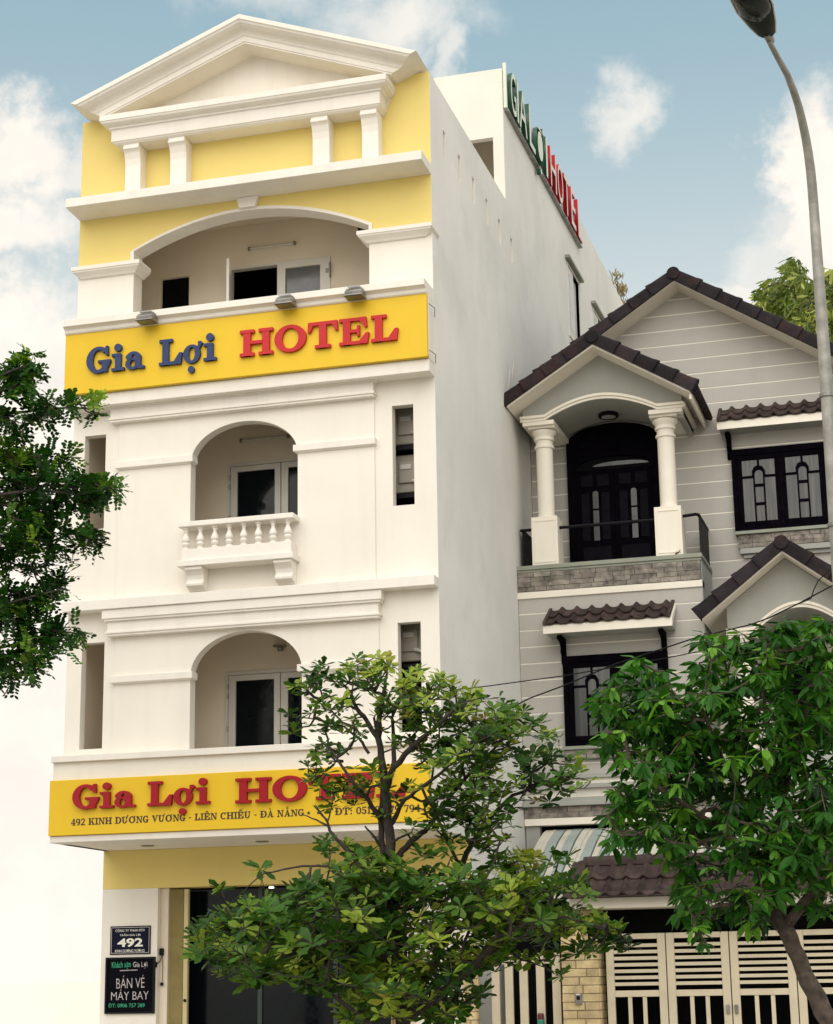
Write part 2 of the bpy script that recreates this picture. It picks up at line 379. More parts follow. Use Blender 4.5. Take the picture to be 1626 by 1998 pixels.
def text_mesh(txt, name, m, size=1.0, extrude=0.0, offset=0.0):
    cu = bpy.data.curves.new('tmp', 'FONT'); cu.body = txt; cu.size = size; cu.extrude = extrude; cu.offset = offset
    cu.resolution_u = 4
    o = bpy.data.objects.new('tmp', cu); COL.objects.link(o)
    me = bpy.data.meshes.new_from_object(o, depsgraph=bpy.context.evaluated_depsgraph_get())
    bpy.data.objects.remove(o); bpy.data.curves.remove(cu)
    me.name = name; me.materials.clear(); me.materials.append(m); return me
def text_fit(txt, name, m, parent, x0, x1, z0, z1, y, ex=0.002, offset=0.0, label=None, shear=0.0, rot=0.0):
    """flat lettering facing -y whose outline fills x0..x1, z0..z1"""
    me = text_mesh(txt, name, m, 1.0, 0.05, offset)
    n = len(me.vertices); a = np.empty(n * 3); me.vertices.foreach_get('co', a); a = a.reshape(-1, 3)
    mn = a.min(0); mx = a.max(0)
    u = (a[:, 0] - mn[0]) / (mx[0] - mn[0]); v = (a[:, 1] - mn[1]) / (mx[1] - mn[1]); w = (a[:, 2] - mn[2]) / (mx[2] - mn[2])
    cx = (x0 + x1) / 2; cz = (z0 + z1) / 2
    X = x0 + u * (x1 - x0) + shear * v; Z = z0 + v * (z1 - z0)
    c, s = math.cos(rot), math.sin(rot); X2 = (X - cx) * c - (Z - cz) * s; Z2 = (X - cx) * s + (Z - cz) * c
    b = np.stack([X2, -w * ex, Z2], 1)
    me.vertices.foreach_set('co', b.astype(np.float32).ravel()); me.update()
    return put(me, name, parent, (cx, y, cz), label)

# ---- slab-serif letters built from strokes; 1 unit = cap height
def glyph(ch):
    B = lambda a, b, c, d: ('p', [(a, b), (c, b), (c, d), (a, d)])
    P = lambda *p: ('p', list(p))
    A = lambda cx, cy, rx, ry, tx, ty, a0=0, a1=360: ('a', cx, cy, rx, ry, tx, ty, a0, a1)
    D = lambda cx, cy, rx, ry: ('d', cx, cy, rx, ry)
    horn = lambda x, y: [P((x - .05, y - .1), (x + .02, y - .16), (x + .24, y + .16), (x + .16, y + .24), (x + .03, y + .22), (x + .04, y + .1))]
    g = {
     'H': (1.3, [B(.14, 0, .42, 1), B(.88, 0, 1.16, 1), B(0, 0, .56, .12), B(.74, 0, 1.3, .12), B(0, .88, .56, 1), B(.74, .88, 1.3, 1), B(.4, .44, .9, .56)]),
     'O': (1.24, [A(.62, .5, .62, .52, .3, .13)]),
     'T': (1.16, [B(.44, 0, .72, .98), B(.08, .87, 1.08, 1), P((0, .62), (.09, .62), (.22, .88), (.1, 1), (.02, 1)), P((1.16, .62), (1.07, .62), (.94, .88), (1.06, 1), (1.14, 1)), B(.28, 0, .88, .12)]),
     'E': (1.16, [B(.14, 0, .42, 1), B(0, 0, .9, .12), B(0, .88, .92, 1), B(.4, .44, .7, .56), B(.68, .3, .78, .7), P((.78, .88), (.98, .62), (1.06, .62), (1.03, 1), (.85, 1)), P((.78, .12), (1.03, .4), (1.14, .4), (1.08, 0), (.85, 0))]),
     'L': (1.02, [B(.14, 0, .42, 1), B(0, .88, .58, 1), B(0, 0, .8, .12), P((.66, .12), (.9, .44), (1.02, .44), (.97, 0), (.75, 0))]),
     'G': (1.08, [A(.54, .5, .54, .52, .28, .13, 42, 352), B(.7, .02, .95, .46), B(.52, .38, 1.08, .48), P((.78, .86), (.86, .66), (.97, .66), (.95, 1.02), (.86, 1.02))]),
     'i': (.56, [B(.15, 0, .41, .66), B(0, 0, .56, .11), B(0, .56, .38, .67), D(.27, .9, .165, .15)]),
     'a': (.84, [A(.32, .21, .32, .23, .21, .09), B(.44, .04, .68, .5), A(.36, .44, .32, .24, .24, .11, 0, 175), B(.55, 0, .84, .1), D(.16, .47, .14, .11)]),
     'ợ': (.86, [A(.38, .33, .38, .36, .24, .1), D(.36, -.27, .14, .13)] + horn(.62, .56)),
     'I': (.6, [B(.17, 0, .43, 1), B(0, 0, .6, .12), B(0, .88, .6, 1)]),
     'K': (1.22, [B(.14, 0, .42, 1), B(0, 0, .56, .12), B(0, .88, .56, 1), P((.42, .4), (.9, .95), (1.02, .95), (.42, .26)), P((.58, .54), (.84, .06), (1.14, .06), (.74, .66)), B(.74, 0, 1.22, .12), B(.7, .88, 1.16, 1)]),
     'N': (1.2, [B(.14, 0, .28, 1), B(.92, 0, 1.06, 1), P((.1, 1), (.4, 1), (1.06, .0), (.84, .0)), B(0, 0, .42, .11), B(0, .89, .3, 1), B(.78, .89, 1.2, 1)]),
     'D': (1.2, [B(.14, 0, .42, 1), B(0, 0, .6, .12), B(0, .88, .6, 1), A(.58, .5, .62, .5, .3, .12, -90, 90)]),
     'U': (1.2, [B(.14, .35, .42, 1), B(.86, .35, 1.0, 1), A(.57, .36, .43, .38, .26, .13, 180, 360), B(0, .89, .56, 1), B(.72, .89, 1.14, 1)]),
     'V': (1.16, [P((.08, 1), (.4, 1), (.7, .2), (.58, -.02)), P((.92, 1), (1.04, 1), (.64, -.02), (.54, .12)), B(0, .89, .5, 1), B(.76, .89, 1.16, 1)]),
     'C': (1.08, [A(.54, .5, .54, .52, .28, .13, 42, 318), P((.78, .86), (.86, .64), (.97, .64), (.95, 1.02), (.86, 1.02))]),
     'A': (1.2, [P((.12, 0), (.26, 0), (.66, .9), (.56, 1.02)), P((.74, 0), (1.08, 0), (.66, 1.02), (.54, .9)), B(.3, .28, .84, .39), B(0, 0, .38, .11), B(.66, 0, 1.2, .11)]),
     '-': (.5, [B(.06, .36, .44, .5)]), ':': (.4, [D(.2, .12, .13, .12), D(.2, .56, .13, .12)]), ' ': (.5, []), '.': (.35, [D(.17, .1, .12, .1)]),
     '0': (.86, [A(.43, .5, .43, .51, .24, .11)]), '1': (.6, [B(.2, 0, .44, 1), B(.02, 0, .6, .1), P((.02, .84), (.02, .74), (.24, .8), (.24, 1))]),
     '2': (.86, [A(.42, .7, .38, .32, .25, .12, -25, 175), P((.06, .08), (.3, .08), (.8, .6), (.58, .58)), B(.04, 0, .84, .16)]),
     '3': (.82, [A(.38, .74, .36, .28, .24, .1, -90, 170), A(.38, .27, .42, .29, .26, .1, -170, 90)]),
     '4': (.88, [B(.46, 0, .7, 1), B(.0, .24, .88, .36), P((0, .3), (.1, .34), (.62, 1), (.5, 1)), B(.32, 0, .84, .1)]),
     '5': (.84, [B(.12, .5, .24, 1), B(.12, .86, .76, 1), A(.38, .32, .42, .34, .26, .12, -165, 120)]),
     '7': (.82, [B(.02, .86, .8, 1), P((.22, 0), (.48, 0), (.8, .9), (.66, .9)), B(.02, .68, .1, 1)]),
     '9': (.88, [A(.42, .66, .42, .35, .25, .11), A(.36, .5, .5, .52, .25, .12, -110, 20)]),
     '*': (.8, [P(*[(.4 + (.34 if k % 2 == 0 else .14) * math.sin(k * math.pi / 5), .42 + (.34 if k % 2 == 0 else .14) * math.cos(k * math.pi / 5)) for k in range(10)])])}
    if ch in g: return g[ch]
    if ch == 'Ư': w, p = g['U']; return w + .1, p + horn(1.02, .98)
    if ch == 'Ơ': w, p = g['O']; return w + .1, p + horn(1.02, .86)
    if ch == 'Đ': w, p = g['D']; return w, p + [B(-.04, .44, .58, .55)]
    if ch == 'Ê': w, p = g['E']; return w, p + [P((.26, 1.08), (.38, 1.08), (.54, 1.22), (.7, 1.08), (.82, 1.08), (.6, 1.34), (.48, 1.34))]
    if ch == 'Ể': w, p = glyph('Ê'); return w, p + [A(.86, 1.42, .11, .11, .06, .06, -80, 150)]
    if ch == 'À': w, p = g['A']; return w, p + [P((.34, 1.34), (.52, 1.34), (.7, 1.1), (.6, 1.1))]
    if ch == 'Ẵ': w, p = g['A']; return w, p + [A(.6, 1.26, .22, .16, .07, .09, 190, 350), P((.36, 1.36), (.5, 1.46), (.7, 1.4), (.84, 1.48), (.84, 1.4), (.68, 1.32), (.5, 1.38), (.36, 1.3))]
    return g[' ']
def glyph_mb(ch, x, z, y, h, depth, sx=1.0, mb=None):
    """letter whose face lies at y - depth"""
    mb = mb or MB(); w, pcs = glyph(ch)
    for i, p in enumerate(pcs):
        e = depth + i * min(0.0012, depth * 0.08)
        fr = lambda u, v, q: (x + u * h * sx, q, z + v * h)
        if p[0] == 'p': mb.slab(p[1], y, y - e, fr)
        elif p[0] == 'd': mb.slab([(p[1] + p[3] * math.cos(k * math.pi / 9), p[2] + p[4] * math.sin(k * math.pi / 9)) for k in range(18)], y, y - e, fr)
        else:
            _, cx, cy, rx, ry, tx, ty, a0, a1 = p; n = max(6, int(abs(a1 - a0) / 13)); full = abs(a1 - a0) >= 360
            ang = [math.radians(a0 + (a1 - a0) * k / n) for k in range(n + (0 if full else 1))]
            O_ = [(cx + rx * math.cos(t), cy + ry * math.sin(t)) for t in ang]
            I_ = [(cx + (rx - tx) * math.cos(t), cy + (ry - ty) * math.sin(t)) for t in ang]
            b = len(mb.v); m = len(ang)
            for q in (y, y - e):
                for u, v in O_ + I_: mb.v.append(fr(u, v, q))
            for k in range(m if full else m - 1):
                j = (k + 1) % m
                mb.face((b + k, b + j, b + m + j, b + m + k)); mb.face((b + 2 * m + k, b + 3 * m + k, b + 3 * m + j, b + 2 * m + j))
                mb.face((b + k, b + 2 * m + k, b + 2 * m + j, b + j)); mb.face((b + m + k, b + m + j, b + 3 * m + j, b + 3 * m + k))
            if not full:
                for k in (0, m - 1): mb.face((b + k, b + m + k, b + 3 * m + k, b + 2 * m + k))
    return mb, w * h * sx
def word_width(t, h, sx, gap): return sum(glyph(c)[0] * h * sx + gap for c in t) - gap
# ================================================================== setting
MB().box(-500, 500, -500, 500, -0.6, 0.0).build('ground', GROUNDM, kind='structure')
MB().slab(rect(-300, 300, -19.5, -8.6), -0.1, 0.006, lambda u, v, w: (u, v, w)).build('road', ASPH, kind='structure')
pv = MB().box(-60, 60, -8.35, -1.2, -0.05, 0.13).build('pavement', PAVE, kind='structure')
MB().box(-60, 60, -8.6, -8.353, -0.05, 0.137).build('kerb', GROUNDM, kind='structure', bevel=0.02)
MB().box(-60, 60, -19.75, -19.5, -0.05, 0.137).build('kerb', GROUNDM, kind='structure', bevel=0.02)
mk = MB()
for i in range(-12, 13): mk.box(i * 5, i * 5 + 2.4, -14.12, -14.0, 0.0065, 0.010)
mk.build('road_marking', PAINTW, kind='structure')

# ================================================================== hotel
bw = thing('added_pale_wall', 'added long low pale wall blending into the bright sky left of the hotel', 'wall', (-8, 8, 0))
MB().box(-30, -.4, 8, 8.2, 0, 1.66).build('wall_body', WHITEW, bw)  # added to carry the bright low sky down over the ground strip
H = thing('hotel_building', 'narrow cream and yellow five storey hotel with gabled top and arched balconies', 'building', (2.5, 1.25, 0))
def hb(name, m, *b, bevel=0.0, label=None): return MB().box(*b).build(name, m, H, bevel=bevel, label=label)

UA = (1.70, 3.17, 7.27, 8.13, 8.625)     # upper loggia arch: x0,x1,bottom,spring,top
LA = (1.735, 3.225, 4.372, 5.335, 5.865)
wall_out = rect(0, 5, 4.30, 9.13)
holes = [arch(*UA), arch(*LA), rect(.17, .475, 7.36, 8.645), rect(4.43, 4.71, 7.325, 8.635), rect(.212, .53, 4.48, 5.85), rect(4.467, 4.762, 4.48, 5.835)]
MB().slab(wall_out, 0.0, 0.14, FXZ, holes).build('front_wall', CREAM, H)
MB().slab(rect(.67, 4.20, 6.372, 8.80), -.024, -.001, FXZ, [arch(*UA)]).build('raised_panel', CREAM, H, bevel=.004)
o = [(.69, 4.374), (LA[0], 4.374)] + arch(*LA)[2:][::-1] + [(LA[1], 4.374), (4.23, 4.374), (4.23, 5.93), (.69, 5.93)]
MB().slab(o, -.024, -.001, FXZ).build('raised_panel', CREAM, H)
def cornice(zt, x0, x1):
    p = [(.17, zt), (.17, zt - .115), (.15, zt - .118), (.15, zt - .145), (.115, zt - .15), (.115, zt - .275), (.135, zt - .28), (.135, zt - .305), (.118, zt - .308), (.118, zt - .335), (.06, zt - .34)]
    MB().molding(p, x0, x1, -.001).build('cornice', TRIMW, H)
cornice(9.10 - .002, .70, 4.10); cornice(6.235, .73, 4.14)
for zt, (a, b) in ((8.225, (UA[0], UA[1])), (5.385, (LA[0], LA[1]))):
    for x0, x1 in ((.70, a), (b, 4.18)):
        MB().molding([(.045, zt), (.045, zt - .085), (.020, zt - .095), (.004, zt - .105)], x0 - .0, x1 + .0, -.035, .10).build('impost_band', TRIMW, H, bevel=.003)
hb('string_course', TRIMW, 0, 5, -.20, .05, 6.238, 6.37, bevel=.006)
hb('string_course', TRIMW, 0, 5, -.255, .05, 8.965, 9.128, bevel=.006)
# canopy slab over the entrance
hb('canopy_slab', CREAM, 0, 4.93, -.28, 1.249, 3.37, 4.285)
hb('canopy_ledge', TRIMW, -.01, 4.94, -.33, -.002, 4.287, 4.37, bevel=.006)
hb('canopy_edge', TRIMW, -.005, 4.935, -.315, 1.249, 3.29, 3.368, bevel=.005)
# floors and inner walls of the loggias
hb('loggia_floor', INNER, .1, 4.9, .142, 1.248, 6.20, 6.42); hb('loggia_floor', INNER, .1, 4.9, .142, 1.248, 9.0, 9.95)
hb('loggia_floor', INNER, .1, 4.9, .142, 1.248, 4.28, 4.36)
bwh = [rect(1.70, 3.22, 4.40, 5.577), rect(1.70, 3.22, 7.27, 8.452), rect(.66, 1.115, 10.30, 11.285), rect(1.70, 3.20, 10.16, 11.305)]
MB().slab(rect(.1, 4.9, 3.29, 12.9), 1.25, 1.40, FXZ, bwh).build('back_wall', INNER, H)
for za, zb in ((4.36, 6.2), (6.42, 9.0)):
    hb('closet_shade_wall', DARK, 3.95, 4.02, .145, 1.245, za, zb)  # closet walls painted black to stand in for shade behind the slots
    hb('closet_shade_wall', DARK, 4.03, 4.89, 1.12, 1.245, za, zb)
hb('loggia_ceiling', INNER, .1, 4.9, .275, 1.248, 11.92, 12.05)
hb('room_void', DARK, .2, 4.8, 2.4, 2.5, 3.6, 12.8)  # black sheets stand in for the unlit rooms behind the doors
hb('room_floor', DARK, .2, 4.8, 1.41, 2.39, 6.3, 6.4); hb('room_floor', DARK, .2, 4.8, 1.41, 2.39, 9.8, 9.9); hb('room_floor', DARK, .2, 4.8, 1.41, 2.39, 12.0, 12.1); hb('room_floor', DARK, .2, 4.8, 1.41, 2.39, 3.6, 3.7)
# balustraded balcony
bal = MB().box(1.64, 3.20, -.275, .02, 7.215, 7.285).build('balustrade_rail', TRIMW, H, bevel=.008)
MB().box(1.68, 3.165, -.252, -.026, 6.775, 6.925).build('balcony_plinth', TRIMW, H, bevel=.005)
MB().box(1.64, 3.20, -.295, -.026, 6.695, 6.773).build('balcony_slab', TRIMW, H, bevel=.006)
prof = [(.045, 6.925), (.045, 6.945), (.03, 6.955), (.05, 6.98), (.052, 7.0), (.036, 7.02), (.050, 7.035), (.053, 7.06), (.042, 7.09), (.027, 7.12), (.022, 7.15), (.032, 7.17), (.026, 7.18), (.045, 7.195), (.047, 7.215)]
bme = MB().lathe(0, 0, [(r, z - 7.07) for r, z in prof], 14).mesh('baluster', TRIMW, (0, 0, 0), smooth=True)
for i in range(8): put(bme, 'baluster', H, (1.725 + i * .197, -.20, 7.07))
def bracket(x0, x1):
    pr = [(0, 6.693), (-.24, 6.693), (-.24, 6.655), (-.20, 6.63), (-.165, 6.59), (-.15, 6.54), (-.165, 6.50), (-.19, 6.485), (-.185, 6.455), (-.15, 6.44), (-.09, 6.425), (-.06, 6.40), (0, 6.385)]
    MB().slab([(y - .026, z) for y, z in pr], x0, x1, FYZ).build('bracket', TRIMW, H, bevel=.004)
bracket(1.735, 1.965); bracket(2.93, 3.16)
# parapet of the top loggia, behind the upper sign
hb('parapet', CREAM, 0, 5, -.245, .27, 9.132, 9.97)
MB().slab([(.27, 9.972), (-.33, 9.972), (-.35, 9.99), (-.36, 10.03), (-.40, 10.055), (-.42, 10.06), (-.42, 10.15), (.27, 10.15)], 0, 5.0, FYZ).build('parapet_coping', TRIMW, H, bevel=.004)
# top loggia piers and caps
for a, b, q0, q1 in ((0, .82, .03, .79), (4.147, 5.0, 4.17, 4.99)):
    hb('pier', CREAM, a, b, 0, .27, 10.152, 10.9)
    MB().molding([(.13, 11.02), (.13, 10.965), (.115, 10.96), (.115, 10.945), (.085, 10.925), (.05, 10.90), (.03, 10.875)], .08 if a == 0 else 4.147 - .003, .82 + .003 if a == 0 else 4.90, .0, .268).build('pier_cap', TRIMW, H, bevel=.003)
AX0, AZ0, AX1, AZ1 = .82, 11.19, 4.147, 11.135
curve = seg_arch(AX0, AZ0, AX1, AZ1, .405)
big = seg_arch(AX0 - .05, AZ0 + .005, AX1 + .045, AZ1 + .02, .435)
yo = [(0, 11.022), (AX0 - .05, 11.022)] + big[::-1] + [(AX1 + .045, 11.022), (5, 11.022), (5, 13.20), (0, 13.20)]
MB().slab(yo, 0, .27, FXZ).build('yellow_wall', YELLOW, H)
tr = [(AX0 - .048, 11.022)] + big[::-1] + [(AX1 + .043, 11.022), (AX1, 11.022)] + curve + [(AX0, 11.022)]
MB().slab(tr, -.014, .272, FXZ).build('arch_surround', TRIMW, H)
MB().slab([(2.36, 11.59), (2.58, 11.59), (2.625, 11.735), (2.315, 11.735)], -.075, -.001, FXZ).build('keystone', TRIMW, H, bevel=.004)
MB().slab([(-.001, 11.735), (-.45, 11.755), (-.45, 11.88), (-.001, 11.885)], 0.0, 5.0, FYZ).build('deep_ledge', TRIMW, H, bevel=.004)
for x0, x1 in ((.75, .975), (1.41, 1.645), (3.44, 3.675), (4.125, 4.35)):
    pr = [(-.001, 11.887), (-.20, 11.887), (-.20, 12.36), (-.215, 12.45), (-.245, 12.535), (-.27, 12.565), (-.29, 12.57), (-.29, 12.60), (-.275, 12.61), (-.275, 12.645), (-.001, 12.645)]
    MB().slab(pr, x0, x1, FYZ).build('console', TRIMW, H, bevel=.004)
# entablature and horizontal cornice
pr = [(.445, 13.035), (.445, 12.955), (.435, 12.95), (.425, 12.925), (.39, 12.905), (.355, 12.895), (.345, 12.885), (.345, 12.865), (.325, 12.86), (.32, 12.85), (.32, 12.69), (.305, 12.685), (.30, 12.67), (.27, 12.648)]
MB().molding(pr, .91, 4.09, -.001).build('entablature', TRIMW, H)
# raking cornices with slanted ends
XT0, XT1, ZT, XA, ZA = 0.05, 4.965, 13.262, 2.50, 14.20
def rake_ring(prof, xe, top):
    r = []
    for d, v in prof:
        if top: r.append((XA, -d, ZA - v))
        else:
            x = XT0 + 1.25 * v if xe == 0 else XT1 - 1.25 * v
            t = (x - XT0) / (XA - XT0) if xe == 0 else (XT1 - x) / (XT1 - XA)
            r.append((x, -d, ZT + (ZA - ZT) * t - v))
    return r
rp = [(-.10, 0), (.50, 0), (.50, .065), (.485, .07), (.47, .10), (.42, .135), (.36, .16), (.33, .185), (.315, .215), (.30, .225), (.30, .30), (.285, .305), (.285, .325), (-.10, .325)]
for e in (0, 1): MB().loft([rake_ring(rp, e, False), rake_ring(rp, e, True)]).build('raking_cornice', TRIMW, H)
MB().slab([(.06, 13.20), (4.95, 13.20), (2.5, 14.12)], .10, .27, FXZ).build('tympanum', TRIMW, H)
MB().slab([(.0, 13.20), (.0, 13.205), (.35, 13.30), (.35, 13.20)], -.001, -.002, FXZ).build('ledge_patch', TRIMW, H) if False else None
# side walls
slits = [[(.64 + .79 * i, 12.27), (.79 + .79 * i, 12.27), (.79 + .79 * i, 12.665), (.64 + .79 * i, 12.665)] for i in range(6)]
sw = [(.002, 3.29), (1.252, 3.29), (1.252, -.1), (16, -.1), (16, 15.36), (4.37, 15.40), (4.37, 13.19), (.002, 13.19)]
winh = [[(9.12, 12.62), (10.15, 12.62), (10.15, 13.93), (9.12, 13.93)], [(11.55, 12.62), (12.6, 12.62), (12.6, 13.93), (11.55, 13.93)]]
MB().slab(sw, 4.905, 5.002, FYZ, slits + winh).build('side_wall', SIDEG, H)
hb('slit_backing', SIDEG, 4.83, 4.93, .3, 5.2, 12.2, 12.7)
for i in range(6): hb('vent_lit_strip', CREAM, 4.932, 5.004, .77 + .79 * i, .80 + .79 * i, 12.27, 12.665)  # lit far reveal of each slit, its brightness painted in cream
hb('loggia_side', INNER, .1, .112, .142, 1.248, 4.37, 6.19); hb('loggia_side', INNER, .1, .112, .142, 1.248, 6.43, 8.99)
MB().slab([(.002, 3.29), (1.252, 3.29), (1.252, -.1), (16, -.1), (16, 13.19), (.002, 13.19)], 0.0, .1, FYZ).build('side_wall', SIDEG, H)
hb('rear_wall', SIDEG, .1, 4.9, 15.9, 16, 0, 15.3)
hb('roof_terrace', SIDEG, .1, 4.9, .28, 15.9, 12.1, 12.25)
# set-back stair tower
MB().slab([(1.0, 12.25), (5.0, 12.25), (5.0, 15.40), (1.0, 15.40)], 4.34, 4.46, FXZ, [rect(3.2, 4.83, 12.3, 14.25)]).build('tower_front', CREAM, H)
hb('tower_roof', CREAM, 1.0, 4.9, 4.47, 15.9, 15.25, 15.36); hb('tower_side', SIDEG, 1.0, 1.1, 4.47, 15.9, 12.25, 15.25)
hb('tower_inner_wall', INNER, 1.1, 4.9, 5.6, 5.7, 12.25, 15.2)
LEAFP = mat('pale_glass', (0.42, 0.44, 0.42), 0.2, 0.1, 3)
for k, y0 in enumerate((9.12, 11.55)):
    f = MB().box(4.93, 5.02, y0 - .04, y0 + .0, 12.58, 13.97).box(4.93, 5.02, y0 + 1.03, y0 + 1.07, 12.58, 13.97).box(4.93, 5.02, y0, y0 + 1.03, 13.93, 13.97).box(4.93, 5.02, y0, y0 + 1.03, 12.58, 12.62)
    f = f.build('window_frame', PVC, H)
    MB().box(4.935, 4.95, y0 + .52, y0 + .80, 12.63, 13.92).build('window_pane', DARK, f)
    MB().box(4.99, 5.01, y0 + .01, y0 + .50, 12.63, 13.92).build('open_leaf', PVC, f); MB().box(5.011, 5.014, y0 + .10, y0 + .42, 12.75, 13.80).build('leaf_pane', LEAFP, f)
    MB().box(4.93, 4.952, y0 + .802, y0 + 1.025, 12.63, 13.92).build('side_panel', PVC, f)
    s_ = MB().box(4.955, 4.99, y0 + .49, y0 + .54, 12.625, 13.925).box(4.955, 4.99, y0 + .0, y0 + .06, 12.625, 13.925).build('sash', PVC, f)
    MB().box(5.0, 5.09, y0 - .17, y0 + 1.17, 14.0, 14.05).build('window_hood', CAPG, H)
# ground floor front
hb('yellow_beam', YELLOW, 0, 5, 1.25, 1.62, 2.79, 3.288)
hb('entrance_pier', CREAM, 0, .79, 1.25, 1.60, 0, 2.788); hb('entrance_pier', CREAM, 4.25, 5, 1.25, 1.60, 0, 2.788)
hb('shutter_jamb', INNER, .792, .90, 1.34, 1.60, 0, 2.788); hb('shutter_jamb', INNER, 4.14, 4.248, 1.34, 1.60, 0, 2.788)
sh = thing('folding_shutter', 'yellow metal folding shutter gathered against the pier left of the hotel door', 'shutter', (1.03, 1.40, 0))
for i in range(5):
    MB().slab([(.905 + i * .04, 1.37), (.925 + i * .04, 1.45), (.945 + i * .04, 1.37), (.945 + i * .04, 1.385), (.925 + i * .04, 1.465), (.905 + i * .04, 1.385)], .02, 2.77, lambda u, v, w: (u, v, w)).build('shutter_slat', SHUT, sh)
st = MB().box(1.11, 1.17, 1.36, 1.42, .02, 2.77).build('shutter_stile', SHUT, sh, bevel=.004)
MB().tube([(1.145, 1.355, 1.36), (1.145, 1.34, 1.36)], .02, 10).build('lock', BLACKM, st)
sh2 = thing('folding_shutter', 'yellow metal folding shutter gathered right of the hotel door behind the tree', 'shutter', (4.0, 1.40, 0))
for i in range(5):
    MB().slab([(3.91 + i * .04, 1.37), (3.93 + i * .04, 1.45), (3.95 + i * .04, 1.37), (3.95 + i * .04, 1.385), (3.93 + i * .04, 1.465), (3.91 + i * .04, 1.385)], .02, 2.77, lambda u, v, w: (u, v, w)).build('shutter_slat', SHUT, sh2)
ed = thing('entrance_door', 'dark glazed hotel entrance front under the yellow beam', 'door', (2.5, 1.7, 0))
for a, b in ((.9, 2.02), (2.08, 3.05), (3.11, 4.14)):
    MB().box(a, b, 1.70, 1.715, .05, 2.78).build('glass_panel', GLASS, ed)
DG = mat('door_mullion', (0.02, 0.035, 0.033), 0.4, 0.05, 4)
for x in (2.02, 3.05): MB().box(x, x + .06, 1.675, 1.74, .0, 2.78).build('mullion', DG, ed)
MB().box(.9, 4.14, 1.675, 1.74, 0, .05).build('sill', DG, ed)
hb('entrance_floor', GROUNDM, 0, 5, -.3, 1.66, 0.005, .10)
il = tag(MB().lathe(2.21, 1.66, [(.0, 2.762), (.035, 2.762), (.035, 2.775), (.02, 2.786), (0, 2.786)], 16).build('lamp', BULB), 'tiny lit ceiling lamp above the dark hotel entrance glass', 'lamp')

# doors of the loggias ------------------------------------------------
def loggia_door(z0, z1, lab, open_leaf=False):
    t = thing('balcony_door', lab, 'door', (2.46, 1.32, z0))
    x0, x1 = 1.70, 3.22
    MB().slab(rect(x0, x1, z0, z1), 1.235, 1.34, FXZ, [rect(x0 + .045, x1 - .045, z0 + .02, z1 - .045)]).build('door_frame', PVC, t, bevel=.003)
    for a, b in ((x0 + .05, 2.475), (2.485, x1 - .05)):
        lf = MB().slab(rect(a, b, z0 + .025, z1 - .05), 1.245, 1.30, FXZ, [rect(a + .10, b - .085, z0 + .12, z1 - .125)]).build('door_leaf', PVC, t, bevel=.003)
        MB().box(a + .102, b - .087, 1.27, 1.285, z0 + .122, z1 - .127).build('pane', GLASS, lf)
    for z in (z1 - .20, z0 + .42, z0 + .85):
        if z < z1 - .1: MB().box(x0 + .032, x0 + .06, 1.224, 1.24, z - .035, z + .035).build('hinge', ACW, t)
loggia_door(4.40, 5.577, 'white framed double glass door behind the lower arched balcony')
loggia_door(7.27, 8.452, 'white framed double glass door behind the balustraded middle balcony')
t = thing('balcony_window', 'white framed window of the top balcony with its left sash swung open', 'window', (2.45, 1.32, 10.16))
MB().slab(rect(1.70, 3.20, 10.16, 11.305), 1.235, 1.34, FXZ, [rect(1.74, 2.42, 10.20, 11.27), rect(2.54, 3.05, 10.20, 11.20)]).build('window_frame', PVC, t, bevel=.003)
MB().box(2.54, 3.05, 1.27, 1.285, 10.20, 11.20).build('pane', GLASSG, t)
MB().slab([(1.66, 1.228), (1.70, 1.232), (1.925, .69), (1.885, .68)], 10.18, 11.22, lambda u, v, w: (u, v, w)).build('open_sash', PVC, t, bevel=.003)
MB().box(3.135, 3.205, 1.222, 1.236, 11.06, 11.12).box(3.19, 3.205, 1.20, 1.236, 10.98, 11.2).build('latch', STEEL, t)
t = thing('small_window', 'small black unglazed window left on the top balcony wall', 'window', (.89, 1.32, 10.30))
MB().slab(rect(.63, 1.145, 10.27, 11.315), 1.24, 1.33, FXZ, [rect(.672, 1.10, 10.32, 11.27)]).build('window_frame', INNER, t)
MB().box(.672, 1.10, 1.30, 1.31, 10.32, 11.27).build('pane', DARK, t)
def tube_lamp(x0, x1, z, lab):
    t = thing('tube_lamp', lab, 'lamp', ((x0 + x1) / 2, 1.22, z), 'tube lamps on the balcony walls')
    MB().box(x0, x1, 1.222, 1.248, z - .012, z + .02).build('lamp_body', TUBE, t)
    MB().tube([(x0 + .03, 1.205, z - .008), (x1 - .03, 1.205, z - .008)], .014, 8).build('tube', TUBE, t)
    for x in (x0, x1 - .03): MB().box(x, x + .03, 1.19, 1.222, z - .03, z + .02).build('end_cap', STEEL, t)
tube_lamp(2.0, 2.70, 11.55, 'slim tube lamp on the wall of the top balcony')
tube_lamp(1.90, 2.61, 8.76, 'slim tube lamp on the wall behind the middle arch')
t = thing('wall_lamp', 'small dark lamp high on the wall behind the lower arch', 'lamp', (2.48, 1.2, 5.87))
MB().box(2.40, 2.56, 1.17, 1.248, 5.865, 5.89).build('bracket', STEEL, t); MB().lathe(2.5, 1.19, [(0, 5.80), (.04, 5.81), (.045, 5.84), (.03, 5.865), (0, 5.865)], 12).build('lamp_head', STEEL, t)
